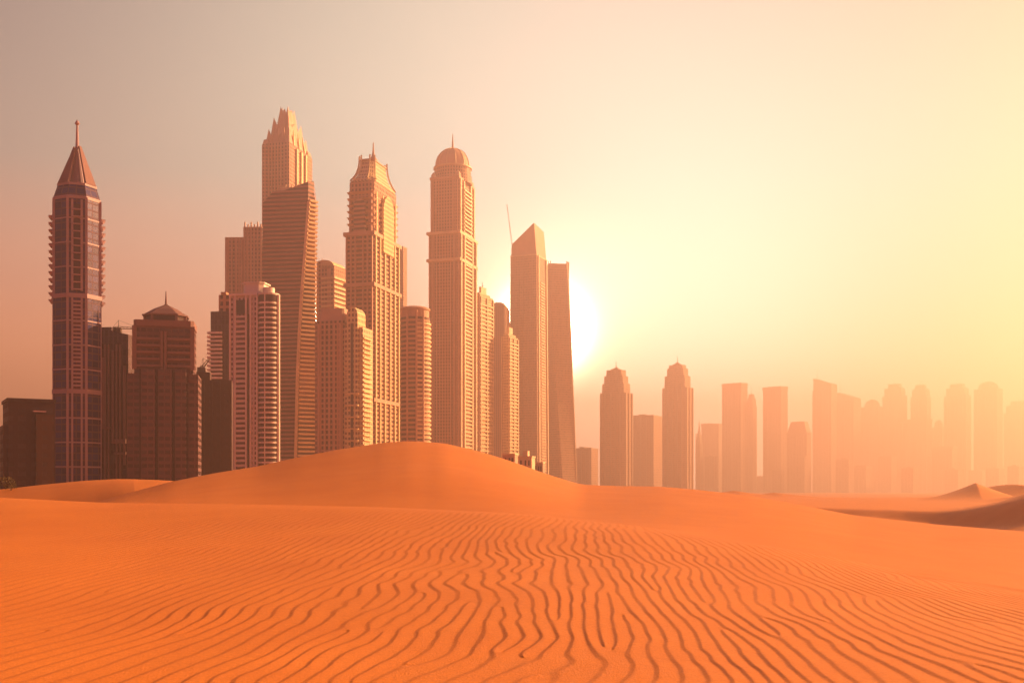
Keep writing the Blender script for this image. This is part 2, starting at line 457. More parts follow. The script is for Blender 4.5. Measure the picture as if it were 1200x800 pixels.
M['white'] = facade('white_panel_wall', (0.680, 0.560, 0.560), (.07, .05, .07), 2.1, 2.5, .42, .5, vary=.3)
M['white_pl'] = plain('white_paint', (0.800, 0.700, 0.660), .55)
M['band'] = facade('white_window_band_wall', (0.680, 0.560, 0.560), (.07, .045, .06), 60, 2.5, 1, .48, vary=.1)
M['dark_gl'] = plain('dark_curtain_glass', (0.048, 0.030, 0.042), .2)
M['rose'] = facade('rose_stone_wall', (0.520, 0.270, 0.190), (.07, .035, .035), 3.2, 3.6, .5, .62, vary=.3)
M['rose_band'] = facade('rose_banded_wall', (0.540, 0.290, 0.190), (.06, .03, .03), 60, 3.6, 1, .5, vary=.3)
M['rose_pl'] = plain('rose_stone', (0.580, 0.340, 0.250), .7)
M['sail'] = facade('slate_banded_wall', (0.380, 0.190, 0.160), (.04, .02, .025), 60, 3.1, 1, .5, vary=.3)
M['sail_pl'] = plain('cream_balcony', (0.800, 0.600, 0.360), .6)
M['gold'] = facade('sunlit_gold_wall', (0.800, 0.620, 0.340), (.22, .14, .07), 2.6, 3.5, .55, .55, vary=.3)  # sunlight is put into this golden wall colour
M['gold_pl'] = plain('sunlit_gold_stone', (0.820, 0.620, 0.340), .55)  # sunlit gold painted into the stone, bright for lit sides
M['sand_st'] = facade('sunlit_sandstone_wall', (0.740, 0.560, 0.360), (.22, .12, .08), 3.0, 3.5, .5, .55, vary=.3)  # pale stone, colour raised to look sunlit
M['sand_pl'] = plain('sunlit_sandstone', (0.760, 0.580, 0.380), .6)  # pale stone brightened in colour for sunlit strips
M['metal'] = plain('crane_steel', (.12, .09, .08), .5, .3)
M['peach'] = facade('peach_glass_wall', (0.500, 0.300, 0.200), (.26, .17, .13), 3, 3.8, .7, .6)
M['peach_pl'] = plain('peach_stone', (0.396, 0.274, 0.209), .6)
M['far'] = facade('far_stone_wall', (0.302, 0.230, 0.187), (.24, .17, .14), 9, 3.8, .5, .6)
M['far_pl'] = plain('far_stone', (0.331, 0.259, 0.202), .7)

def lattice_crane(name, label, x, row_base, row_top, D, jib, yaw, group, tilt=0.0, scale=1.0):
    """tower crane: lattice mast, slewing cab, jib with counter-jib, tie rods, counterweight"""
    zb = EYE - (row_base - 575) / F * D; zt = EYE - (row_top - 575) / F * D
    r = bpy.data.objects.new(name, None); col.objects.link(r)
    r.location = ((x - 600) / F * D, D, zb); r.rotation_euler = (0, 0, yaw)
    tag(r, label, 'crane', group)
    h = zt - zb; a = .75 * scale
    mb = MB()
    for sx, sy in ((-1, -1), (1, -1), (1, 1), (-1, 1)): mb.bar((sx * a, sy * a, 0), (sx * a, sy * a, h), .22 * scale)
    n = max(2, int(h / (2 * a)))
    for i in range(n):
        z0, z1 = i * h / n, (i + 1) * h / n; s = 1 if i % 2 else -1
        for y in (-a, a): mb.bar((-a * s, y, z0), (a * s, y, z1), .12 * scale)
        for q in (-a, a): mb.bar((q, -a * s, z0), (q, a * s, z1), .12 * scale)
    mb.build('mast', M['metal'], r)
    ct, st = math.cos(tilt), math.sin(tilt)
    def jb(l, s):
        mb = MB(); p = lambda d, o, u: (s * (d * ct - u * st), o, h + d * st + u * ct)
        for o, u in ((-.7 * scale, 0), (.7 * scale, 0), (0, 1.3 * scale)): mb.bar(p(0, o, u), p(l, o, u if u == 0 else u * .5), .2 * scale)
        k = max(3, int(l / 2.2))
        for i in range(k):
            d0, d1 = i * l / k, (i + 1) * l / k
            mb.bar(p(d0, -.7 * scale, 0), p((d0 + d1) / 2, 0, 1.1 * scale), .1 * scale); mb.bar(p((d0 + d1) / 2, 0, 1.1 * scale), p(d1, .7 * scale, 0), .1 * scale)
        return mb, p
    mb, p = jb(jib, 1); mb.build('jib', M['metal'], r)
    tip = p(jib * .75, 0, 1.0)
    ct, st = 1, 0
    mb, p = jb(jib * .3, -1); mb.build('counter_jib', M['metal'], r)
    MB().box(-jib * .3 - 1, -jib * .3 + 1.2, -.9, .9, h - 2.2, h + .4).build('counterweight', M['metal'], r)
    MB().box(-1.1, 1.1, -1.1, 1.1, h - 1.6, h + .3).build('cab', M['metal'], r)
    MB().bar((0, 0, h), (0, 0, h + 5 * scale), .25 * scale, 4, .1).build('apex_post', M['metal'], r)
    tr = MB(); tr.bar((0, 0, h + 5 * scale), tip, .09 * scale); tr.bar((0, 0, h + 5 * scale), (-jib * .28, 0, h + .5), .09 * scale); tr.build('tie_rod', M['metal'], r)

# --- 1. far-left pair of dark blocks
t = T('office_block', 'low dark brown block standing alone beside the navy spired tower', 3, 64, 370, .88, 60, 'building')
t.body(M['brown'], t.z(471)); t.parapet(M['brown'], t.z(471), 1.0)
MB().box(t.w * .3, t.w * .5 + 1.2, t.d * .08, t.d * .47, t.base, t.z(487)).build('annex', M['umber'], t.root)
MB().box(-t.w * .2, t.w * .2, -t.d * .3, t.d * .1, t.z(471), t.z(469)).build('plant_room', M['brown'], t.root)
MB().box(-t.w * .2, t.w * .48, -t.d * .60, -t.d * .502, t.base, t.z(500)).build('side_wing', M['brown'], t.root)
MB().box(t.w * .5, t.w * .5 + 1.6, t.d * .02, t.d * .3, t.z(484.5), t.z(483)).build('canopy', M['lilac'], t.root)

# --- 2. navy tower with needle spire
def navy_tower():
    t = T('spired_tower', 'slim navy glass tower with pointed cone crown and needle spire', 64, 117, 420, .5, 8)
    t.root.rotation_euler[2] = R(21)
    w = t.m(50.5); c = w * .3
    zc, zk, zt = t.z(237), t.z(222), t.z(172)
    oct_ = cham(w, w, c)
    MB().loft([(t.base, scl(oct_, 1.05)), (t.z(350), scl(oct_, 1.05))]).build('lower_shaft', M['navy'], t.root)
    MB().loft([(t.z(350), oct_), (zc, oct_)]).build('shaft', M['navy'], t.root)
    MB().loft([(t.z(353), scl(oct_, 1.09)), (t.z(348), scl(oct_, 1.09))]).build('belt', M['lilac'], t.root)
    MB().loft([(t.z(463), scl(oct_, 1.075)), (t.z(458), scl(oct_, 1.075))]).build('belt', M['lilac'], t.root)
    MB().loft([(zc - .6, scl(oct_, 1.02)), (zc + .6, scl(oct_, 1.02))]).build('belt', M['lilac'], t.root)
    # crown: glazed drum that tapers, then four leaning sails with gaps between
    MB().loft([(zc + .6, oct_), (zk, scl(oct_, .84))]).build('crown_base', M['navy'], t.root)
    MB().loft([(zk, scl(oct_, .86)), (zk + .9, scl(oct_, .86))]).build('belt', M['lilac'], t.root)
    core = scl(ngon(w * .42, 8), .5)
    core_o = MB().loft([(zk + .9, core), (t.z(178), scl(core, .25))]).build('crown_core', M['lilac'], t.root)
    for k in range(4):
        a0 = math.pi / 4 + k * math.pi / 2
        mb = MB(); r0, r1_, hw0, hw1 = w * .435, w * .06, w * .155, w * .03
        ca, sa = math.cos(a0), math.sin(a0)
        def P(r, o, z): return (ca * r - sa * o, sa * r + ca * o, z)
        q = [P(r0, -hw0, zk + .9), P(r0, hw0, zk + .9), P(r0 - 1, hw0, zk + .9), P(r0 - 1, -hw0, zk + .9)]
        z2 = zt - (0 if k % 2 else 1)
        u = [P(r1_ + .6, -hw1, z2), P(r1_ + .6, hw1, z2), P(r1_, hw1, z2), P(r1_, -hw1, z2)]
        for i in range(4): j = (i + 1) % 4; mb.face([q[i], q[j], u[j], u[i]])
        mb.face(u)
        mb.build('crown_sail', M['mauve_pl'], core_o)
    sp_o = MB().bar((0, 0, t.z(180)), (0, 0, t.z(141)), .75, 8, .3).build('spire', M['lilac'], t.root)
    MB().loft([(t.z(147), ngon(.4, 8)), (t.z(145), ngon(.95, 8)), (t.z(142), ngon(.4, 8))]).build('finial', M['lilac'], sp_o, True)
    # vertical frames along the octagon edges
    for (x, y) in oct_:
        MB().box(x - .45, x + .45, y - .45, y + .45, t.base, zc).build('pier', M['lilac'], t.root)
    for x in (-w * .10, w * .10):
        MB().box(x - .35, x + .35, -w / 2 * 1.05 - .5, -w / 2 * 1.05 + .4, t.base, t.z(350)).build('pier', M['lilac'], t.root)
        MB().box(x - .4, x + .4, -w / 2 - .6, -w / 2 + .1, t.z(345), t.z(240)).build('pier', M['lilac'], t.root)
    # arched loggias in the middle bay
    for i in range(12):
        z0 = t.z(343 - i * 8.35); h = t.m(8.35)
        mb = MB(); x = w * .085
        pts = [(-x, z0), (x, z0), (x, z0 + h * .5)] + [(x * math.cos(a), z0 + h * .5 + x * .55 * math.sin(a)) for a in np.linspace(.3, math.pi - .3, 5)] + [(-x, z0 + h * .5)]
        y = -w / 2
        mb.face([(px_, y - .12, pz) for px_, pz in pts])
        for (a, b) in zip(pts, pts[1:] + pts[:1]): mb.face([(a[0], y - .12, a[1]), (a[0], y, a[1]), (b[0], y, b[1]), (b[0], y - .12, b[1])])
        a = mb.build('loggia', M['dark_gl'], t.root)
        MB().box(-w * .10, w * .10, y - .9, y, z0 - .35, z0 + .1).build('balcony', M['lilac'], t.root)
    for i in range(22):
        z0 = t.z(455 - i * 4.6)
        MB().box(-w * .10, w * .10, -w * .525 - .55, -w * .525, z0, z0 + .7).build('balcony', M['lilac'], t.root)
    for zr in (262, 290, 318, 380, 408, 436, 492, 520, 548):
        k = 1.012 if zr < 350 else 1.062
        MB().loft([(t.z(zr), scl(oct_, k)), (t.z(zr) + .55, scl(oct_, k))]).build('belt', M['lilac'], t.root)
    for i in range(13):
        z0 = t.z(257 + i * 8.1)
        for s in (-1, 1):
            mb = MB(); x = s * w / 2
            mb.loft([(z0 - .9, [(x, -2.6), (x + s * .9, -2.2), (x + s * .9, 2.2), (x, 2.6)][::s]), (z0 + .25, [(x, -3.0), (x + s * 1.9, -2.0), (x + s * 1.9, 2.0), (x, 3.0)][::s])])
            mb.build('side_balcony', M['lilac'], t.root)
navy_tower()

# --- 3. dark slab with vertical ribs
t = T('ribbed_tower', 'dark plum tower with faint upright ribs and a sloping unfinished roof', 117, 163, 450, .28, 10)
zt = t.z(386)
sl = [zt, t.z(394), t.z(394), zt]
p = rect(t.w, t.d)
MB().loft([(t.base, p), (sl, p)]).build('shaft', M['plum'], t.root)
MB().box(-t.w * .5, -t.w * .12, -t.d * .45, t.d * .4, zt - 6, t.z(384.5)).build('plant_room', M['plum'], t.root)
MB().box(-t.w * .62, -t.w * .502, -t.d * .4, t.d * .4, t.base, t.z(410)).build('side_wing', M['plum'], t.root)
t.piers(M['mauve_pl'], [.04, .22, .34, .62, .74], t.base, t.z(405), .7, .7)
for u, ra, rb in ((.13, 420, 500), (.48, 412, 520), (.88, 430, 545)): t.piers(M['mauve_pl'], [u], t.z(rb), t.z(ra), 1.0, .5)
for u0, u1, ra, rb in ((.55, .95, 520, 515), (.55, .95, 533, 530), (.1, .4, 503, 500)):
    MB().box((u0 - .5) * t.w, (u1 - .5) * t.w, -t.d / 2 - .9, -t.d / 2, t.z(ra), t.z(rb)).build('terrace', M['mauve_pl'], t.root)
lattice_crane('tower_crane', 'small crane with level jib on the sloping roof of the ribbed tower', 139, 388, 385, 450, t.m(24), R(4), 'tower cranes on the roofs', 0, .7)

# --- 4. stepped tower with hipped roof
def hip_tower():
    t = T('hipped_tower', 'broad mauve stepped tower with a hipped pyramid roof and mast', 161, 228, 430, .26, 4)
    t.root.rotation_euler[2] = R(12)
    w, d = t.w, t.d
    W_ = t.m(66); D_ = W_ * .8
    t.w, t.d = W_, D_
    z1, z2 = t.z(436), t.z(386)
    t.body(M['mauve'], z2, .98, name='shaft')
    MB().loft([(z2, cham(W_ * 1.01, D_ * 1.01, 1.2)), (t.z(379), cham(W_ * 1.01, D_ * 1.01, 1.2))]).build('cornice', M['mauve_pl'], t.root)
    # lower wings, each a projecting bay
    for u0, u1, dp in ((-.60, -.40, 0.0), (-.36, -.13, 1.6), (-.08, .15, 1.6), (.20, .38, 1.6), (.42, .58, 0.0)):
        MB().box(u0 * W_, u1 * W_, -D_ / 2 - dp - .8, -D_ / 2 + 1, t.base, z1 if dp else t.z(441)).build('bay', M['mauve'], t.root)
    MB().box(-.60 * W_, -.48 * W_, -D_ / 2 + 1, D_ / 2, t.base, t.z(441)).build('side_wing', M['mauve'], t.root)
    MB().box(.48 * W_, .58 * W_, -D_ / 2 + 1, D_ / 2, t.base, t.z(441)).build('side_wing', M['mauve'], t.root)
    # central spine and corner piers on the upper shaft
    t.piers(M['mauve_pl'], [.47, .53], z1, t.z(392), .9, .9); t.piers(M['mauve_pl'], [.015, .985], z1, z2, 1.6, .6)
    for i in range(15):
        z = z1 + 1 + i * 2.6
        if z > z2 - 5: break
        for s in (-1, 1):
            MB().box(min(s * .06, s * .46) * W_, max(s * .06, s * .46) * W_, -D_ / 2 - .55, -D_ / 2, z, z + .9).build('balcony', M['mauve_pl'], t.root)
    # octagonal drum, eaves and pyramid roof
    dr = cham(t.m(45), t.m(38), t.m(9))
    MB().loft([(t.z(379), dr), (t.z(372), dr)]).build('drum', M['dark_gl'], t.root)
    for (x, y) in dr: MB().box(x - .5, x + .5, y - .5, y + .5, t.z(379), t.z(372)).build('column', M['mauve_pl'], t.root)
    MB().loft([(t.z(372), cham(t.m(51), t.m(43), t.m(10))), (t.z(370.5), cham(t.m(51), t.m(43), t.m(10)))]).build('eaves', M['mauve_pl'], t.root)
    rf_o = MB().loft([(t.z(370.5), cham(t.m(48), t.m(40), t.m(9.5))), (t.z(363), cham(t.m(26), t.m(22), t.m(5))), (t.z(356.5), ngon(.5, 8, rot=.39))]).build('roof', M['mauve_pl'], t.root)
    MB().bar((0, 0, t.z(358)), (0, 0, t.z(341)), .45, 6, .15).build('mast', M['mauve_pl'], rf_o)
    for x in (-.385, .175, -.105): MB().box(x * W_ - .3, x * W_ + .3, -D_ / 2 - 1.2, -D_ / 2 - .8, t.base, z1).build('pier', M['dark_gl'], t.root)
hip_tower()

# --- 5. low dark block under the crane
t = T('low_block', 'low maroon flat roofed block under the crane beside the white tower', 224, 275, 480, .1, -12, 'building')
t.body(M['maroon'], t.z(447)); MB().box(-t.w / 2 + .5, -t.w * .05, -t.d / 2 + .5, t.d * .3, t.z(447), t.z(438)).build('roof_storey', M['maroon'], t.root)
t.piers(M['maroon'], [.1, .3, .5, .7], t.base, t.z(449), .6, .5)
lattice_crane('tower_crane', 'luffing crane with raised jib on the low maroon block', 238, 440, 431.5, 480, t.m(13), R(12), 'tower cranes on the roofs', R(55), .9)

# --- 6. dark balconied tower behind the white tower
def back_tower():
    t = T('balconied_tower', 'dark stepped tower with ribbon balconies, half hidden by the white bay tower', 247, 285, 600, .25, 5)
    t.body(M['plum'], t.z(367)); MB().box(-t.w * .22, t.w * .45, -t.d * .35, t.d * .5, t.z(367), t.z(347)).build('roof_storey', M['rose'], t.root)
    MB().box(-t.w * .12, t.w * .1, -t.d * .4, t.d * .4, t.z(347), t.z(344)).build('plant_room', M['rose'], t.root)
    me = MB().box(-t.w / 2 - 1.6, -t.w * .02, -t.d / 2 - 1.2, t.d * .3, 0, 1.1).mesh('balcony', M['white_pl'])
    t.repeat(me, 'balcony', t.z(450), t.z(388), t.m(4.75))
back_tower()

# --- 7. white tower with the rounded bay
def bay_tower():
    t = T('bay_tower', 'white panelled tower with a rounded glass bay facing the sun', 274, 333, 560, .3, 10)
    W = t.m(57); D_ = t.m(34); L0 = -W / 2
    fr = -D_ / 2
    split = L0 + W * .585
    zt = t.z(349)
    MB().box(L0, split, fr, D_ / 2, t.base, zt).build('shaft', M['white'], t.root)
    # window ribbon panel, framed, with its dark attic window
    MB().box(L0 + W * .13, L0 + W * .335, fr - .7, fr, t.base, t.z(372)).build('window_panel', M['band'], t.root)
    MB().box(L0 + W * .12, L0 + W * .40, fr - .35, fr, t.z(371), t.z(354)).build('attic_window', M['dark_gl'], t.root)
    MB().box(L0 + W * .365, L0 + W * .42, fr - .3, fr, t.base, t.z(371)).build('glass_strip', M['dark_gl'], t.root)
    for u in (.0, .11, .345, .44, .58):
        MB().box(L0 + W * u, L0 + W * u + .8, fr - 1.0, fr, t.base, zt).build('pier', M['white_pl'], t.root)
    MB().box(L0 - .3, split + .3, fr - .9, D_ / 2, zt, t.z(346.5)).build('cornice', M['white_pl'], t.root)
    # rounded bay
    cx = split + W * .205; r = W * .205; cy = fr + r * .55
    zb = t.z(349)
    arc = [(cx + r * math.cos(a), cy + r * math.sin(a)) for a in np.linspace(0, 2 * math.pi, 33)[:-1]]
    bay_o = MB().loft([(t.base, arc), (zb, arc)]).build('bay', M['dark_gl'], t.root, True)
    ring = MB().loft([(0, [(cx + (x - cx) * 1.035, cy + (y - cy) * 1.035) for x, y in arc]), (.95, [(cx + (x - cx) * 1.035, cy + (y - cy) * 1.035) for x, y in arc])]).mesh('bay_sill', M['white_pl'], True)
    t.repeat(ring, 'bay_sill', 1.0, zb - 1, 2.5)
    for a, wd in ((math.pi * 1.08, 1.5), (-.10, 1.7), (math.pi * 1.5, .5)):
        x, y = cx + r * 1.03 * math.cos(a), cy + r * 1.03 * math.sin(a)
        MB().bar((x, y, t.base), (x, y, zb + .3), wd * .6, 8).build('bay_pier', M['white_pl'], bay_o, True)
    MB().loft([(zb, [(cx + (x - cx) * 1.05, cy + (y - cy) * 1.05) for x, y in arc]), (t.z(347), [(cx + (x - cx) * 1.05, cy + (y - cy) * 1.05) for x, y in arc])]).build('bay_cap', M['white_pl'], t.root, True)
    MB().loft([(t.z(346.5), cham(W * .44, D_ * .7, 2, -W * .06)), (t.z(334), cham(W * .44, D_ * .7, 2, -W * .06))]).build('penthouse', M['white_pl'], t.root)
    MB().loft([(t.z(334), cham(W * .5, D_ * .8, 2, -W * .06)), (t.z(332.5), cham(W * .5, D_ * .8, 2, -W * .06))]).build('penthouse_roof', M['white_pl'], t.root)
    MB().loft([(t.z(347), ngon(W * .12, 12, cx, cy)), (t.z(340), ngon(W * .12, 12, cx, cy))]).build('water_tank', M['white_pl'], t.root, True)
bay_tower()

# --- 8. rose twin slabs behind
def twin_slab():
    t = T('twin_slab_tower', 'rose stone tower of two stepped slabs behind the white bay tower', 268, 312, 1000, .2, 2)
    w = t.m(44); d = w * .7
    MB().box(-w / 2, 0, -d / 2, d / 2, t.base, t.z(283)).build('lower_slab', M['rose'], t.root)
    MB().box(0.01, w / 2, -d * .56, d / 2, t.base, t.z(270)).build('upper_slab', M['rose'], t.root)
    for i in range(6):
        x = w * (.04 + i * .085); MB().box(x - .5, x + .5, -d * .56 - .5, -d * .56 + 1, t.base, t.z(267 if i % 2 else 264.5)).build('pier', M['rose_pl'], t.root)
    for i in range(4):
        x = -w * (.06 + i * .13); MB().box(x - .7, x + .7, -d / 2 - .9, -d / 2, t.base, t.z(285 - (i == 1) * 3)).build('pier', M['rose_pl'], t.root)
    MB().box(-w * .5, -w * .02, -d / 2 - .4, d / 2, t.z(283), t.z(281.5)).build('cornice', M['rose_pl'], t.root)
twin_slab()

# --- 9. tallest tower, crown of pointed blades
def blade_tower():
    t = T('crowned_tower', 'tallest rose tower with a stepped crown of pointed blades', 308, 366, 1100, .46, 13)
    w, d = t.w, t.d
    zb, zc = t.z(177), t.z(172)
    t.body(M['rose'], zb, .98)
    for sx, sy in ((-1, -1), (1, -1), (1, 1), (-1, 1)):
        MB().box(*sorted((sx * w * .5, sx * w * .32)), *sorted((sy * d * .515, sy * d * .32)), t.base, t.z(178)).build('corner_tower', M['rose'], t.root)
    for u in (.25, .36, .47, .58, .69): t.piers(M['rose_pl'], [u], t.base, t.z(182), 1.1, 1.4)
    for u in (.3, .5, .7): t.piers(M['gold_pl'], [u], t.base, t.z(180), 3.0, 1.5, 'r')  # gold on the side piers only, as painted sunlight
    # crown: nested tapering tiers whose rims rise to points
    def tier(h0, h1, row, dip, n):
        def ring(h):
            out = []
            c = [(-1, -1), (1, -1), (1, 1), (-1, 1)]
            for (x0, y0), (x1, y1) in zip(c, c[1:] + c[:1]):
                for k in range(n): f = k / n; out.append(((x0 + (x1 - x0) * f) * h * w, (y0 + (y1 - y0) * f) * h * d))
            return out
        zt_ = [t.z(row) - (0 if k % n == 0 else dip * (1.0 if k % 2 else .35)) for k in range(4 * n)]
        MB().loft([(t.z(179), ring(h0)), (zt_, ring(h1))]).build('crown_tier', M['rose_pl'], t.root)
    tier(.445, .375, 157.5, 9, 6); tier(.37, .275, 142.5, 9, 4); tier(.30, .135, 127, 7, 4)
    for u in (-.25, 0, .25):
        MB().bar((u * w, -d * .44, t.z(178)), (u * w * .8, -d * .385, t.z(158)), 1.3, 4, .4).build('crown_fin', M['rose_pl'], t.root)
        MB().bar((w * .44, u * d, t.z(178)), (w * .385, u * d * .8, t.z(158)), 1.6, 4, .4).build('crown_fin', M['gold_pl'], t.root)  # side fins tinted gold as if sunlit, front ones stay rose
    for x, y in ((-.1, -.1), (.12, .05)): MB().bar((x * w, y * d, t.z(140)), (x * w, y * d, t.z(128)), 1.0, 4, .2).build('finial', M['rose_pl'], t.root)
    for sx, sy in ((-1, -1), (1, -1), (1, 1), (-1, 1)):
        MB().loft([(t.z(178), rect(w * .16, d * .16, sx * w * .41, sy * d * .42)), (t.z(172), rect(w * .13, d * .13, sx * w * .40, sy * d * .41))]).build('corner_cap', M['rose_pl'], t.root)
blade_tower()

# --- 10. sail tower in front
def sail_tower():
    D = 820
    t = T('sail_tower', 'curved sail shaped tower with gold lit balconies down its bowed edge', 308, 372, D, .3, 0)
    X0 = t.root.location.x
    u = lambda px_: (px_ - 600) / F * D - X0
    # outline of the shaded front, row by row: left edge, arris, right edge of the bowed sunlit side
    rows = [580, 545, 500, 450, 400, 350, 300, 260, 240, 226]
    lft = [310, 310, 310, 309, 309, 309, 309, 309.5, 310, 322]
    arr = [348, 348, 349, 350, 352, 355, 359, 362, 363.5, 364]
    rgt = [374, 373.5, 373, 371.5, 370.5, 370, 370, 370.5, 371, 369]
    dep = t.m(30)
    mb = MB()
    secs = []
    for r_, a, b, c in zip(rows, lft, arr, rgt):
        secs.append((t.z(r_), [(u(a), -dep * .25), (u(b), -dep * .5), (u(c), -dep * .5 + t.m(7) + (u(c) - u(b)) * .25), (u(c) - 1, dep * .5), (u(a), dep * .5)]))
    secs[0] = (t.base, secs[0][1])
    top = secs[-1]
    mb.loft(secs).build('shaft', M['sail'], t.root)
    # raked top rising to a horn at the arris
    hz = [t.z(230), t.z(217), t.z(214), t.z(226), t.z(230)]
    MB().loft([(t.z(226.5), [(x, y) for x, y in top[1]]), (hz, [(x, y) for x, y in top[1]])]).build('horn', M['sail'], t.root)
    MB().box(u(328), u(352), -dep * .15, dep * .3, t.z(226), t.z(221)).build('plant_room', M['sand_pl'], t.root)
    mb = MB()
    for i in range(7): mb.bar((u(330 + i * 3.6), 0, t.z(222)), (u(331.8 + i * 3.6), 0, t.z(216 if i % 2 else 219)), .5)
    mb.build('roof_truss', M['sand_pl'], t.root)
    # shallow floor slabs across the shaded front
    f_arr, f_rgt, f_l = (lambda r_, f=curve(list(zip(rows[::-1], arr[::-1]))): float(f(r_))), (lambda r_, f=curve(list(zip(rows[::-1], rgt[::-1]))): float(f(r_))), (lambda r_, f=curve(list(zip(rows[::-1], lft[::-1]))): float(f(r_)))
    r_ = 540.0; n = 0
    while r_ > 236 and n < 98:
        a, c = f_arr(r_), f_rgt(r_)
        A = (u(a), -dep * .5); C = (u(c), -dep * .5 + t.m(7) + (u(c) - u(a)) * .25)
        px_, py_ = C[0] - A[0], C[1] - A[1]; ln = math.hypot(px_, py_); nx, ny = py_ / ln, -px_ / ln
        pr = 1.9
        k0 = .12
        p = [(A[0] + px_ * k0, A[1] + py_ * k0), (A[0] + px_ * k0 + nx * pr, A[1] + py_ * k0 + ny * pr), (C[0] + nx * pr + .8, C[1] + ny * pr), (C[0] + .8, C[1] + .6)]
        MB().loft([(t.z(r_), p), (t.z(r_) + 1.35, p)]).build('balcony', M['sail_pl'], t.root)
        r_ -= 5.0; n += 1
    mb = MB()
    for i, (r0, r1_) in enumerate(zip(rows[:-2], rows[1:-1])):
        a0, a1 = u(arr[i]), u(arr[i + 1])
        mb.loft([(t.z(r0) if i else t.base, [(a0 - .3, -dep * .5 - .8), (a0 + 1.6, -dep * .5 - .8), (a0 + 1.8, -dep * .5 + .5), (a0 - .3, -dep * .5 + .5)]),
                 (t.z(r1_), [(a1 - .3, -dep * .5 - .8), (a1 + 1.6, -dep * .5 - .8), (a1 + 1.8, -dep * .5 + .5), (a1 - .3, -dep * .5 + .5)])], cap=(i == 7), bottom=(i == 0))
    mb.build('edge_fin', M['sail_pl'], t.root)
sail_tower()

# --- 11. vaulted-roof tower behind
def vault_tower():
    t = T('vaulted_tower', 'brownish balconied tower with a curved roof tinted sunlit gold, between sail and lantern towers', 366, 405, 1000, .35, 22)
    w, d = t.w, t.d
    t.body(M['rose'], t.z(314))
    n = 10; mb = MB()
    arc = [(w / 2 * math.cos(a), t.z(316) + t.m(9) * math.sin(a)) for a in np.linspace(0, math.pi, n)]
    f = [(x, -d * .5, z_) for x, z_ in arc]; b = [(x, d * .5, z_) for x, z_ in arc]
    mb.face(f); mb.face(b[::-1])
    for i in range(n - 1): mb.face([f[i], b[i], b[i + 1], f[i + 1]][::-1])
    mb.face([f[0], f[-1], b[-1], b[0]])
    mb.build('roof', M['gold_pl'], t.root)  # gold colour stands for sun on the roof
    t.body(M['rose_pl'], t.z(318), .5, t.base, 'spine', kw=.14, cx=w * .28, cy=-d * .30)
    MB().box(-w * .5, -w * .08, -d * .52, d * .1, t.z(330), t.z(309)).build('stair_core', M['rose'], t.root)
    MB().bar((-w * .3, 0, t.z(310)), (-w * .3, 0, t.z(302)), .5, 6, .3).build('mast', M['rose_pl'], t.root)
    me = MB().box(-w * .05, w * .5 + 1.6, -d * .5 - 1.8, d * .5, 0, 1.6).mesh('balcony', M['sail_pl'])
    t.repeat(me, 'balcony', t.z(400), t.z(322), 4.2)
vault_tower()

# --- 12. paired front tower with rounded golden bay
def gold_bay():
    t = T('paired_tower', 'red brown low tower with shoulders and one narrow golden arched bay', 371, 433, 760, .32, 15)
    W = t.m(61); D_ = t.m(32)
    L0 = -W / 2
    p = [(L0, -D_ * .35), (L0 + W * .1, -D_ * .5), (L0 + W * .58, -D_ * .5), (L0 + W * .62, -D_ * .4), (L0 + W * .62, D_ * .5), (L0, D_ * .5)]
    MB().loft([(t.base, p), (t.z(378), p)]).build('shaft', M['rose'], t.root)
    MB().loft([(t.z(378), scl(p, .93)), (t.z(363), [(x * .86, y * .8) for x, y in scl(p, .93)])]).build('mansard', M['rose_pl'], t.root)
    for u_ in (.12, .24, .34, .44, .56): MB().box(L0 + W * u_ - .5, L0 + W * u_ + .5, -D_ * .5 - .8, -D_ * .5, t.base, t.z(381)).build('pier', M['rose_pl'], t.root)
    x0, x1 = L0 + W * .62, L0 + W
    MB().box(x0, x1, -D_ * .42, D_ * .5, t.base, t.z(386)).build('side_shaft', M['sand_st'], t.root)
    bx0, bx1 = L0 + W * .70, L0 + W * .92; bm_ = (bx0 + bx1) / 2; hr = (bx1 - bx0) / 2
    mb = MB(); out = [(bx0, t.base), (bx1, t.base), (bx1, t.z(372))] + [(bm_ + hr * math.cos(a), t.z(372) + t.m(9) * math.sin(a)) for a in np.linspace(.2, math.pi - .2, 7)] + [(bx0, t.z(372))]
    f = [(x, -D_ * .54, z_) for x, z_ in out]; b = [(x, D_ * .2, z_) for x, z_ in out]
    mb.face(f); mb.face(b[::-1])
    for i in range(len(f)): j = (i + 1) % len(f); mb.face([f[j], f[i], b[i], b[j]])
    ab_o = mb.build('arched_bay', M['gold'], t.root)
    MB().box(bm_ - .9, bm_ + .9, -D_ * .54 - .4, -D_ * .54, t.z(545), t.z(382)).build('glass_strip', M['dark_gl'], ab_o)
    me = MB().box(bx0 - .8, bx1 + .8, -D_ * .54 - 1.5, -D_ * .42, 0, .9).mesh('balcony', M['gold_pl'])
    me2 = MB().box(x0 + .2, x1 + 1.6, -D_ * .42 - 1.0, D_ * .3, 0, .9).mesh('side_balcony', M['gold_pl'])
    t.repeat(me2, 'side_balcony', t.z(545), t.z(390), 3.3)
    t.repeat(me, 'balcony', t.z(545), t.z(440), 8.0)
gold_bay()

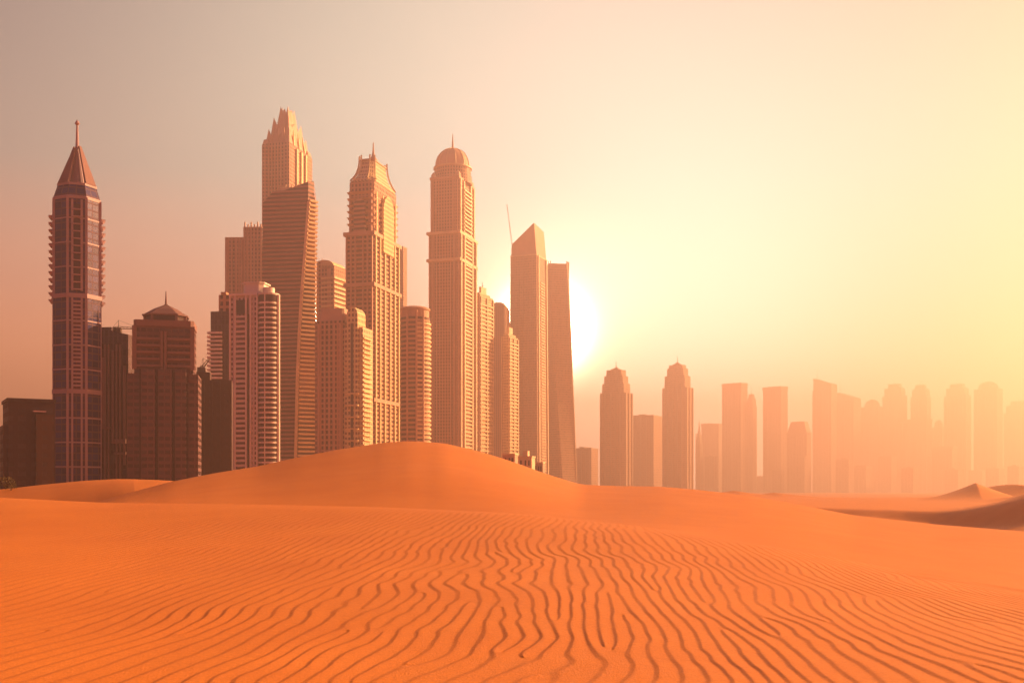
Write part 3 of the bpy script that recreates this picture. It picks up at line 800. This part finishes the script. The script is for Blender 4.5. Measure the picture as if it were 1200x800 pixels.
# --- 13. lantern-crowned tower
def lantern_tower():
    t = T('lantern_tower', 'tower with an edge tinted sunlit gold, a flared lantern crown and short spire', 406, 469, 920, .50, 16)
    w, d = t.w, t.d
    zl, zu = t.z(285), t.z(222)
    t.body(M['rose_band'], zl, c=1.5, name='lower_shaft')
    t.body(M['rose'], zu, .9, zl, 'upper_shaft', c=2)
    # side piers are coloured gold, painting sunlight onto that face
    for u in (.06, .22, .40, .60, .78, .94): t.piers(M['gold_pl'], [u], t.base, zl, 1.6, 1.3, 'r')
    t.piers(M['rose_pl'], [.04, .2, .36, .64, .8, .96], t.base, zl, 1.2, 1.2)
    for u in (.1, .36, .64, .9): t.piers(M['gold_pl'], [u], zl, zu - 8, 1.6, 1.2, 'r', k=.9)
    for u in (.08, .92): t.piers(M['rose_pl'], [u], zl, zu - 8, 1.6, 1.2, 'f', k=.9)
    for row in (285, 343, 474): MB().loft([(t.z(row), rect(w + 3.2, d + 3.2)), (t.z(row) + 3, rect(w + 3.2, d + 3.2))]).build('belt', M['rose_pl'], t.root)
    # eagle-like corner balconies
    me = MB().loft([(0, cham(w * .90, d * .90, 1)), (1.8, cham(w * .985, d * .985, 1))]).mesh('balcony', M['rose_pl'])
    for i in range(6): o = link('balcony', me, t.root); o.location = (0, 0, t.z(273 - i * 7.2))
    # arched gable window on each visible face
    for face in 'fr':
        hw = (w if face == 'f' else d) * .2; mb = MB(); z0, z1 = t.z(300), t.z(250)
        out = [(-hw, z0), (hw, z0), (hw, z1)] + [(hw * math.cos(a), z1 + hw * 1.1 * math.sin(a)) for a in np.linspace(.25, math.pi - .25, 6)] + [(-hw, z1)]
        g = (lambda a, z_, o: (a, -d * .45 - o, z_)) if face == 'f' else (lambda a, z_, o: (w * .45 + o, a, z_))
        f = [g(a, z_, 3.2) for a, z_ in out]; b = [g(a, z_, 0) for a, z_ in out]
        mb.face(f); mb.face(b[::-1])
        for i in range(len(f)): j = (i + 1) % len(f); mb.face([f[j], f[i], b[i], b[j]])
        mb.build('arched_bay', M['gold'] if face == 'r' else M['rose_band'], t.root)  # side bay takes the sunlit gold tint, front bay the rose
    # crown: shoulder, concave flare, open gallery, drum, spire
    q = min(w, d) * .95
    def sq(k): return cham(w * k, d * k, w * k * .22)
    cr_o = MB().loft([(zu, sq(.92)), (t.z(219), sq(.90)), (t.z(214), sq(.72)), (t.z(210), sq(.62)), (t.z(203), sq(.55)), (t.z(193), sq(.49))]).build('crown', M['sand_st'], t.root)
    for k, (x, y) in enumerate(sq(1.0)):
        prev = None; mb = MB()
        for row, kk in ((219, .93), (213, .77), (208, .68), (202, .61), (195, .57), (188, .56)):
            cur = (x * kk, y * kk, t.z(row))
            if prev: mb.bar(prev, cur, .7, 5)
            prev = cur
        mb.build('crown_rib', M['gold_pl'], cr_o)
    MB().loft([(t.z(194), sq(.56)), (t.z(192.5), sq(.56))]).build('gallery', M['rose_pl'], t.root)
    MB().loft([(t.z(193), ngon(w * .17, 12)), (t.z(188), ngon(w * .16, 12)), (t.z(184), ngon(w * .07, 12)), (t.z(179), ngon(w * .035, 12))]).build('lantern', M['rose_pl'], t.root, True)
    MB().bar((0, 0, t.z(180)), (0, 0, t.z(167)), 1.0, 8, .3).build('spire', M['rose_pl'], t.root)
lantern_tower()

# --- 14. thin slab behind
t = T('slab_tower', 'thin pale rose slab tower just beside the lantern crowned tower', 462, 477, 1400, .3, 20)
t.body(M['rose'], t.z(291)); t.parapet(M['rose_pl'], t.z(291), 2); t.piers(M['rose_pl'], [.2, .8], t.base, t.z(293), 1.5, 1)

# --- 15. round tower with ring balconies
def round_tower():
    t = T('round_tower', 'round red brown tower ringed with curved balconies on its sunlit side', 468, 505, 860, .4, 0)
    r = t.W / 2 * .95
    MB().loft([(t.base, ngon(r, 40)), (t.z(373), ngon(r, 40))]).build('shaft', M['rose_band'], t.root, True)
    MB().loft([(t.z(373), ngon(r * .93, 40)), (t.z(364), ngon(r * .93, 40))]).build('attic', M['rose_pl'], t.root, True)
    MB().loft([(t.z(364), ngon(r * 1.0, 40)), (t.z(362.5), ngon(r, 40)), (t.z(360.5), ngon(r * .8, 40))]).build('roof', M['rose_pl'], t.root, True)
    aa = np.linspace(-1.35, 1.0, 16)
    k = 1.07
    p = [(r * k * math.cos(a), r * k * math.sin(a)) for a in aa] + [(r * .9 * math.cos(a), r * .9 * math.sin(a)) for a in aa[::-1]]
    me = MB().loft([(0, p), (1.5, p)]).mesh('balcony', M['sail_pl'], True)
    t.repeat(me, 'balcony', t.z(545), t.z(374), t.m(5.1))
    for a in (-1.4, -2.0, -.95): MB().bar((r * 1.05 * math.cos(a), r * 1.05 * math.sin(a), t.base), (r * 1.05 * math.cos(a), r * 1.05 * math.sin(a), t.z(366)), .8, 6).build('pier', M['rose_pl'], t.root)
round_tower()

# --- 16. domed tower
def domed_tower():
    t = T('domed_tower', 'tall peach tower with a ribbed round dome and thin spire', 503, 558, 1230, .36, 17)
    w, d = t.w, t.d
    zl, zu = t.z(281), t.z(217)
    t.body(M['rose'], zl, name='lower_shaft'); t.body(M['rose'], zu, .93, zl, 'upper_shaft')
    t.piers(M['rose_pl'], [.03, .15, .27, .73, .85, .97], t.base, zl, 1.4, 1.4)
    t.piers(M['rose_pl'], [.05, .2, .8, .95], zl, zu, 1.4, 1.2, k=.93)
    t.piers(M['sand_pl'], [.04, .25, .72, .96], t.base, zl, 3.0, 2.0, 'r'); t.piers(M['sand_pl'], [.06, .28, .72, .94], zl, zu, 3.0, 1.6, 'r', k=.93)  # brighter stone on the side face paints its sunlight
    me = MB().box(w / 2, w / 2 + 1.6, -d * .25, d * .22, 0, 1.7).mesh('balcony', M['sand_pl'])
    t.repeat(me, 'balcony', t.z(548), t.z(222), 4.3)
    for row in (281, 312): MB().loft([(t.z(row), rect(w + 4, d + 5)), (t.z(row) + 3, rect(w + 4, d + 5))]).build('belt', M['sand_pl'], t.root)
    MB().loft([(zu, rect(w * .97, d * .97)), (zu + 2.5, rect(w * .97, d * .97))]).build('cornice', M['rose_pl'], t.root)
    R0 = t.m(21.5)
    MB().loft([(zu, ngon(R0 * 1.05, 24)), (t.z(208), ngon(R0 * 1.05, 24)), (t.z(207.5), ngon(R0, 24)), (t.z(199), ngon(R0, 24))]).build('drum', M['rose'], t.root, True)
    MB().loft([(t.z(199), ngon(R0 * 1.06, 24)), (t.z(197.6), ngon(R0 * 1.06, 24))]).build('gallery', M['sand_pl'], t.root, True)
    dome = [(t.z(197.6 - 23 * math.sin(a)), ngon(max(.5, R0 * .93 * math.cos(a) ** .85), 24)) for a in np.linspace(0, 1.5, 10)]
    dome_o = MB().loft(dome).build('dome', M['rose_pl'], t.root, True)
    for k in range(12):
        th = 2 * math.pi * k / 12; mb = MB(); prev = None
        for a in np.linspace(0, 1.45, 8):
            rr_ = R0 * .945 * math.cos(a) ** .85; cur = (rr_ * math.cos(th), rr_ * math.sin(th), t.z(197.6 - 23 * math.sin(a)))
            if prev: mb.bar(prev, cur, .6, 4)
            prev = cur
        mb.build('dome_rib', M['sand_pl'], dome_o)
    for sx, sy in ((-1, -1), (1, -1), (1, 1), (-1, 1)):
        x, y = sx * w * .40, sy * d * .40
        MB().loft([(zu + 2.5, ngon(3, 8, x, y)), (t.z(211), ngon(3, 8, x, y)), (t.z(207), ngon(.3, 8, x, y))]).build('corner_turret', M['sand_pl'], t.root)
    MB().loft([(t.z(176), ngon(2.6, 10)), (t.z(172), ngon(1.2, 10)), (t.z(157), ngon(.3, 10))]).build('spire', M['rose_pl'], t.root, True)
domed_tower()

# --- 17-19. three slimmer towers right of it
def slim(name, label, x0, x1, top, D, strip, psi, roof, mat, bal, fl=4.2):
    t = T(name, label, x0, x1, D, strip, psi)
    w, d = t.w, t.d
    t.body(mat, t.z(top + 3))
    if roof == 'step':
        MB().box(-w * .42, w * .3, -d * .4, d * .4, t.z(top + 3), t.z(top)).build('roof_storey', mat, t.root)
        MB().box(-w * .1, w * .15, -d * .2, d * .2, t.z(top), t.z(top - 8)).build('stair_core', M['sand_pl'], t.root)
        MB().bar((0, 0, t.z(top - 8)), (0, 0, t.z(top - 14)), .6, 5, .3).build('mast', M['sand_pl'], t.root)
    if roof == 'round':
        rr_ = min(w, d) * .62
        MB().loft([(t.z(top + 3), rect(w * .95, d * .95)), (t.z(top), cham(w * .75, d * .75, 2)), (t.z(top - 2), cham(w * .4, d * .4, 2))]).build('roof', M['rose_pl'], t.root)
    t.piers(M['sand_pl'], [.03, .97], t.base, t.z(top + 5), 1.6, 1.2)
    t.piers(M['sand_pl'], [.04, .5, .96], t.base, t.z(top + 5), 1.8, 1.6, 'r')
    if bal:
        me = MB().box(w * .1, w * .5 + 1.5, -d * .5 - 1.5, d * .46, 0, 1.6).mesh('balcony', M['sail_pl'])
        t.repeat(me, 'balcony', t.z(552), t.z(top + 8), fl)
    return t
slim('slim_tower', 'slim sunlit tower with stacked balconies, tight beside the domed tower', 553, 578, 345, 1350, .62, 25, 'step', M['sand_st'], True, 4.8)
slim('slim_tower', 'shaded peach tower with a rounded top behind the slim sunlit towers', 573, 596, 357, 1600, .2, 10, 'round', M['rose'], False)
t = slim('slim_tower', 'short bright tower with peaked centre in front of the wedge topped tower', 588, 607, 392, 1380, .55, 24, 'step', M['sand_st'], True, 4.4)

# --- 20. wedge-topped tower
def wedge_tower():
    t = T('wedge_tower', 'tapered peach tower with a slanting wedge top and one bright edge', 597, 643, 1650, .30, 20)
    w, d = t.w, t.d
    zs = t.z(303)
    MB().loft([(t.base, rect(w * 1.04, d * 1.04)), (zs, rect(w * .93, d * .93))]).build('shaft', M['peach'], t.root)
    p = rect(w * .90, d * .86)
    top = [t.z(289), t.z(266), t.z(269), t.z(289)]
    MB().loft([(zs, p), (top, [(p[0][0] * .96, p[0][1]), (p[1][0] * .8, p[1][1]), (p[2][0] * .8, p[2][1]), (p[3][0] * .96, p[3][1])])]).build('wedge_crown', M['rose_pl'], t.root)
    MB().loft([(zs - 1.5, rect(w * .95, d * .95)), (zs + .8, rect(w * .95, d * .95))]).build('belt', M['sand_pl'], t.root)
    me = MB().box(w * .5, w * .5 + 1.3, -d * .16, d * .2, 0, 1.6).mesh('balcony', M['sand_pl'])
    for i in range(66):
        z0 = t.z(552) + i * 4.3
        if z0 > zs - 4: break
        o = link('balcony', me, t.root); k = 1.04 - .11 * (z0 / zs); o.location = ((k - 1) * w * .5, 0, z0)
    for u in (.12, .88):
        y = (u - .5) * d
        MB().loft([(t.base, rect(2.4, 3.6, w * .52 + .6, y)), (zs, rect(2.4, 3.6, w * .465 + .6, y * .9))]).build('pier', M['sand_pl'], t.root)  # paler side piers paint the sunlit edge
    for i in range(1, 6):
        x = (i / 6 - .5) * w
        MB().loft([(t.base, rect(.9, 1.6, x * 1.04, -d * .52)), (zs, rect(.9, 1.6, x * .93, -d * .465))]).build('mullion', M['peach_pl'], t.root)
wedge_tower()
lattice_crane('tower_crane', 'pale luffing crane with steep jib beside the wedge topped tower', 600, 308, 291, 1640, 66, R(180), 'tower cranes on the roofs', R(83), 1.2)

# --- 21. leaning twisted tower
def twist_tower():
    D = 1800
    t = T('twisted_tower', 'slender twisting tower with a louvred open crown, sliced by its bright neighbour', 640, 676, D, .3, 0)
    w = t.m(25); d = w
    secs = []; n = 22
    zt = t.z(318)
    for i in range(n + 1):
        k = i / n; a = R(8 + 38 * (1 - k)); z_ = t.base + (zt - t.base) * k
        cx = t.m(658 + (652.5 - 658) * k - 658); s = 1.1 - .14 * k
        q = cham(w * s, d * s, w * .08)
        secs.append((z_, [(cx + x * math.cos(a) - y * math.sin(a), x * math.sin(a) + y * math.cos(a)) for x, y in q]))
    MB().loft(secs).build('shaft', M['peach'], t.root)
    topc = secs[-1][1]
    cx = sum(x for x, y in topc) / 8
    for i in range(5):
        z_ = zt + .6 + i * 2.0
        MB().loft([(z_, [(cx + (x - cx) * .98, y * .98) for x, y in topc]), (z_ + 1.0, [(cx + (x - cx) * .98, y * .98) for x, y in topc])]).build('crown_louvre', M['sand_pl'], t.root)
    for x, y in topc: MB().box(cx + (x - cx) * .95 - .6, cx + (x - cx) * .95 + .6, y * .95 - .6, y * .95 + .6, zt, t.z(308)).build('crown_post', M['sand_pl'], t.root)
    x = max(q[0] for q in topc)
    MB().loft([(t.z(330), rect(4, 9, x - 1.0)), (t.z(308), rect(4, 9, x - .2))]).build('lift_core', M['sand_pl'], t.root)
    # twisting corner fins
    for idx in (1, 3):
        mb = MB(); 
        for a, b in zip(secs, secs[1:]): mb.bar((*a[1][idx], a[0]), (*b[1][idx], b[0]), 1.0, 5)
        mb.build('corner_fin', M['sand_pl'], t.root)
twist_tower()

# --- low villas at the foot, seen over the dune shoulder
def villa(label, x, D, wpx, row, mat, kind):
    w = wpx / F * D
    r = bpy.data.objects.new('villa', None); col.objects.link(r); r.location = ((x - 600) / F * D, D, BASE); r.rotation_euler = (0, 0, R(-20))
    tag(r, label, 'house', 'small houses at the foot of the towers')
    h = EYE - (row - 575) / F * D - BASE
    MB().box(-w / 2, w / 2, -w * .35, w * .35, -2, h).build('wall', mat, r)
    ro = MB().box(-w * .54, w * .54, -w * .4, w * .4, h, h + .7).build('roof', M['sand_pl'], r)
    for u in (-.28, .05, .3):
        MB().box(u * w - w * .05, u * w + w * .05, -w * .35 - .15, -w * .35, h - 4.2, h - 1.4).build('window', M['dark_gl'], r)
    if kind: MB().box(-w * .2, w * .15, -w * .2, w * .2, h + .7, h + 3.4).build('roof_room', mat, ro)
villa('golden house with a roof room below the wedge topped tower', 617, 560, 17, 536, M['sand_pl'], True)
villa('smaller cream house next to the golden one, nearer the twisting tower', 632, 600, 11, 543, M['peach_pl'], False)
villa('red walled flat house at the foot of the short bright tower', 598, 520, 15, 533, M['rose_pl'], False)

# --- 22-25 mid-distance group
def stepped(name, label, x0, x1, rows, D, psi=30, strip=.3, mat=None, group=None):
    """rows: (row, fraction of width) setbacks from the bottom up, ending in a small peak"""
    t = T(name, label, x0, x1, D, strip, psi, group=group)
    w, d = t.w, t.d; mat = mat or M['peach']
    z0 = t.base
    for i, (row, k) in enumerate(rows):
        MB().loft([(z0, cham(w * k, d * k, w * k * .12)), (t.z(row), cham(w * k, d * k, w * k * .12))]).build('shaft' if i == 0 else 'setback', mat, t.root); z0 = t.z(row)
    row, k = rows[-1]
    MB().loft([(z0, cham(w * k * .7, d * k * .7, 2)), (t.z(row - 4), ngon(.8, 8, rot=.39))]).build('peak', M['peach_pl'], t.root)
    mb = MB(); mb.bar((0, 0, t.z(row - 2)), (0, 0, t.z(row - 11)), .9, 5, .4); mb.build('mast', M['peach_pl'], t.root)
    for u in (.12, .3, .5, .7, .88): t.piers(M['peach_pl'], [u], t.base, t.z(rows[0][0]), 1.8, 2.0)
    for u in (.2, .5, .8): t.piers(M['peach_pl'], [u], t.base, t.z(rows[0][0]), 2.0, 1.6, 'r')
    return t
stepped('stepped_tower', 'stepped orange tower with small peak, nearer the twisting tower of the two', 701, 743, [(461, 1), (450, .86), (441, .74), (434, .60)], 1950, 34)
stepped('stepped_tower', 'stepped orange tower with small peak, nearer the pale skyline of the two', 774, 814, [(455, 1), (441, .84), (432, .68), (428, .55)], 2150, 38)
def block(name, label, x0, x1, top, D, psi=25, strip=.3, mat=None, cat='building', extras=True, group=None):
    t = T(name, label, x0, x1, D, strip, psi, cat, group)
    t.body(mat or M['peach'], t.z(top)); t.parapet(M['peach_pl'], t.z(top), 3)
    t.piers(M['peach_pl'], [.1, .37, .63, .9], t.base, t.z(top + 2), 2.2, 1.8)
    if extras: t.rooftop(M['peach_pl'], t.z(top), [(-t.w * .2, 0, t.w * .3, t.d * .4, t.m(2.5)), (t.w * .25, 0, t.w * .15, t.d * .3, t.m(1.5))])
    return t
block('mid_rise_block', 'low pale orange block between the twisting tower and a stepped tower', 674, 701, 526, 2300)
block('mid_rise_block', 'wide orange block filling the gap between the two stepped towers', 742, 776, 488, 2500)

# --- 26 pale skyline on the right, fading into the haze
def far_tower(label, x0, x1, top, D, kind='flat', strip=.25, psi=40):
    name = {'flat': 'flat_tower', 'slant': 'slant_roof_tower', 'step': 'setback_tower', 'dome': 'round_top_tower', 'mansard': 'mansard_tower', 'spire': 'needle_tower'}[kind]
    D *= 1.45
    t = T(name, label, x0, x1, D, strip, psi, 'skyscraper', 'hazy towers of the distant skyline')
    w, d = t.w, t.d; P_ = t.m(1)
    if kind == 'flat':
        t.body(M['far'], t.z(top + 2)); t.parapet(M['far_pl'], t.z(top + 2), 3 * P_, over=P_ * .5)
        MB().box(-w * .3, w * .1, -d * .3, d * .3, t.z(top + 2), t.z(top)).build('plant_room', M['far_pl'], t.root)
    elif kind == 'slant':
        p = rect(w, d)
        MB().loft([(t.base, p), ([t.z(top), t.z(top + 8), t.z(top + 8), t.z(top)], p)]).build('shaft', M['far'], t.root)
        MB().box(-w * .62, -w * .501, -d * .3, d * .3, t.base, t.z(top + 14)).build('side_wing', M['far'], t.root)
        MB().bar((-w * .45, 0, t.z(top + 2)), (-w * .45, 0, t.z(top - 12)), P_ * .35, 5, P_ * .15).build('mast', M['far_pl'], t.root)
    elif kind == 'step':
        t.body(M['far'], t.z(top + 14)); t.body(M['far'], t.z(top + 5), .84, t.z(top + 14), 'setback'); t.body(M['far'], t.z(top), .55, t.z(top + 5), 'setback')
        MB().bar((0, 0, t.z(top + 1)), (0, 0, t.z(top - 7)), P_ * .35, 5, P_ * .15).build('mast', M['far_pl'], t.root)
    elif kind == 'dome':
        t.body(M['far'], t.z(top + 9)); r = min(w, d) * .48 if w > d else w * .46
        MB().loft([(t.z(top + 9), cham(w * .9, d * .9, w * .2)), (t.z(top + 4), cham(w * .8, d * .8, w * .2)), (t.z(top + 1.5), cham(w * .55, d * .55, w * .15)), (t.z(top), cham(w * .2, d * .2, w * .05))]).build('roof', M['far_pl'], t.root)
    elif kind == 'mansard':
        t.body(M['far'], t.z(top + 14)); MB().loft([(t.z(top + 14), rect(w * 1.06, d * 1.06)), (t.z(top + 13), rect(w * 1.06, d * 1.06))]).build('cornice', M['far_pl'], t.root)
        MB().loft([(t.z(top + 13), rect(w * .98, d * .98)), (t.z(top), rect(w * .66, d * .66))]).build('roof', M['far_pl'], t.root)
    else:
        t.body(M['far'], t.z(top + 28)); MB().loft([(t.z(top + 28), rect(w * .9, d * .9)), (t.z(top + 12), rect(w * .25, d * .25)), (t.z(top), rect(.6, .6))]).build('spire', M['far_pl'], t.root)
    for u in (.16, .5, .84): t.piers(M['far_pl'], [u], t.base, t.z(top + 16), P_ * .9, P_ * .7)
    return t
far = [
 ('needle tipped pale tower at the near end of the hazy skyline', 815, 824, 492, 2150, 'spire', .4, 40),
 ('faint low broad tower just behind the needle tipped one', 822, 847, 496, 2600, 'flat', .2, 30),
 ('tall flat hazy tower with a lower block leaning on it', 846, 876, 449, 2150, 'flat', .25, 45),
 ('narrow hazy tower squeezed beside the tall flat one', 874, 887, 462, 2300, 'step', .4, 45),
 ('flat roofed hazy tower with one bright sunlit edge and roof plate', 894, 923, 453, 2200, 'flat', .28, 52),
 ('shorter hazy tower with a sloped mansard roof', 922, 951, 494, 2050, 'mansard', .2, 45),
 ('hazy tower with a slanting roof and thin mast at its high corner', 953, 981, 443, 2350, 'slant', .25, 48),
 ('hazy tower with lower slanting roof and mast, behind the taller slanting one', 979, 1009, 459, 2600, 'slant', .3, 50),
 ('faint rounded tower next to the lower slanting roof', 1009, 1035, 468, 2750, 'dome', .25, 48),
 ('faint stepped tower beside the rounded one, a lit spot on its roof', 1034, 1063, 450, 2800, 'step', .2, 50),
 ('faint narrow stepped tower standing over a lower flat block', 1067, 1091, 451, 2800, 'step', .2, 50),
 ('lower flat pale block below the narrow stepped tower', 1058, 1092, 491, 2650, 'flat', .2, 50),
 ('faint short round topped block before the big mauve pair', 1092, 1108, 492, 2850, 'dome', .25, 52),
 ('first tower of the big mauve pair, with stepped shoulders', 1106, 1138, 450, 2750, 'step', .2, 52),
 ('second tower of the big mauve pair, broader with round top', 1141, 1175, 447, 2700, 'dome', .2, 52),
 ('last faint stepped tower, cut off by the picture edge', 1176, 1212, 470, 2900, 'step', .2, 52),
 ('low pale orange block in front of the mauve pair', 1092, 1122, 523, 2300, 'flat', .2, 50),
 ('low faint block between the slanting and rounded towers', 997, 1022, 545, 2200, 'flat', .3, 50),
]
for a in far: far_tower(*a)
rb = random.Random(4)
for x in (833, 868, 892, 912, 940, 966, 990, 1016, 1040, 1066, 1088, 1118, 1146, 1166, 1190):
    wpx = rb.uniform(12, 24); row = rb.uniform(532, 566); D = rb.uniform(2600, 3900)
    t = T('low_rise_block', 'small faint low block in the haze at the feet of the distant towers', x - wpx / 2, x + wpx / 2, D, .3, 50, 'building', 'low blocks at the feet of the distant towers')
    t.body(M['far'], t.z(row)); t.parapet(M['far_pl'], t.z(row), 3)
    MB().box(-t.w * .2, t.w * .15, -t.d * .2, t.d * .2, t.z(row), t.z(row) + 5).build('plant_room', M['far_pl'], t.root)

# --- desert shrubs at the far left edge of the sand
def shrub(x, D, h, label, seed):
    rs = random.Random(seed); r = bpy.data.objects.new('desert_shrub', None); col.objects.link(r)
    p = (x - 600) / F
    X = p * D; xk, zk = profile(x); zg = float(hermite(xk, zk, np.array([D]))[0])
    r.location = (X, D, zg - .1); tag(r, label, 'shrub', 'desert shrubs on the sand')
    mb = MB()
    for i in range(7):
        a = rs.uniform(0, 6.28); l = h * rs.uniform(.5, .9); mb.bar((0, 0, 0), (math.cos(a) * l * .5, math.sin(a) * l * .5, l), .03 * h, 4, .01 * h)
    mb.build('stem', M['metal'], r)
    mb = MB()
    for i in range(420):
        a = rs.uniform(0, 6.28); q = rs.random() ** .5; z = h * (.3 + .7 * rs.random()); rad = h * .75 * q * math.sqrt(max(.05, 1 - ((z / h - .55) / .55) ** 2))
        c = Vector((math.cos(a) * rad, math.sin(a) * rad, z)); s = h * .06 * rs.uniform(.6, 1.4)
        u = Vector((rs.gauss(0, 1), rs.gauss(0, 1), rs.gauss(0, 1))).normalized(); v = u.orthogonal().normalized()
        mb.face([c - u * s, c + v * s * .6, c + u * s, c - v * s * .6])
    mb.build('foliage', M['leaf'], r)
M['leaf'] = plain('dry_leaf', (.10, .07, .03), .8)
shrub(7, 148, 1.7, 'taller dry shrub on the dune before the dark block', 1)
shrub(13, 144, 1.1, 'small round shrub beside the taller dry one', 2)
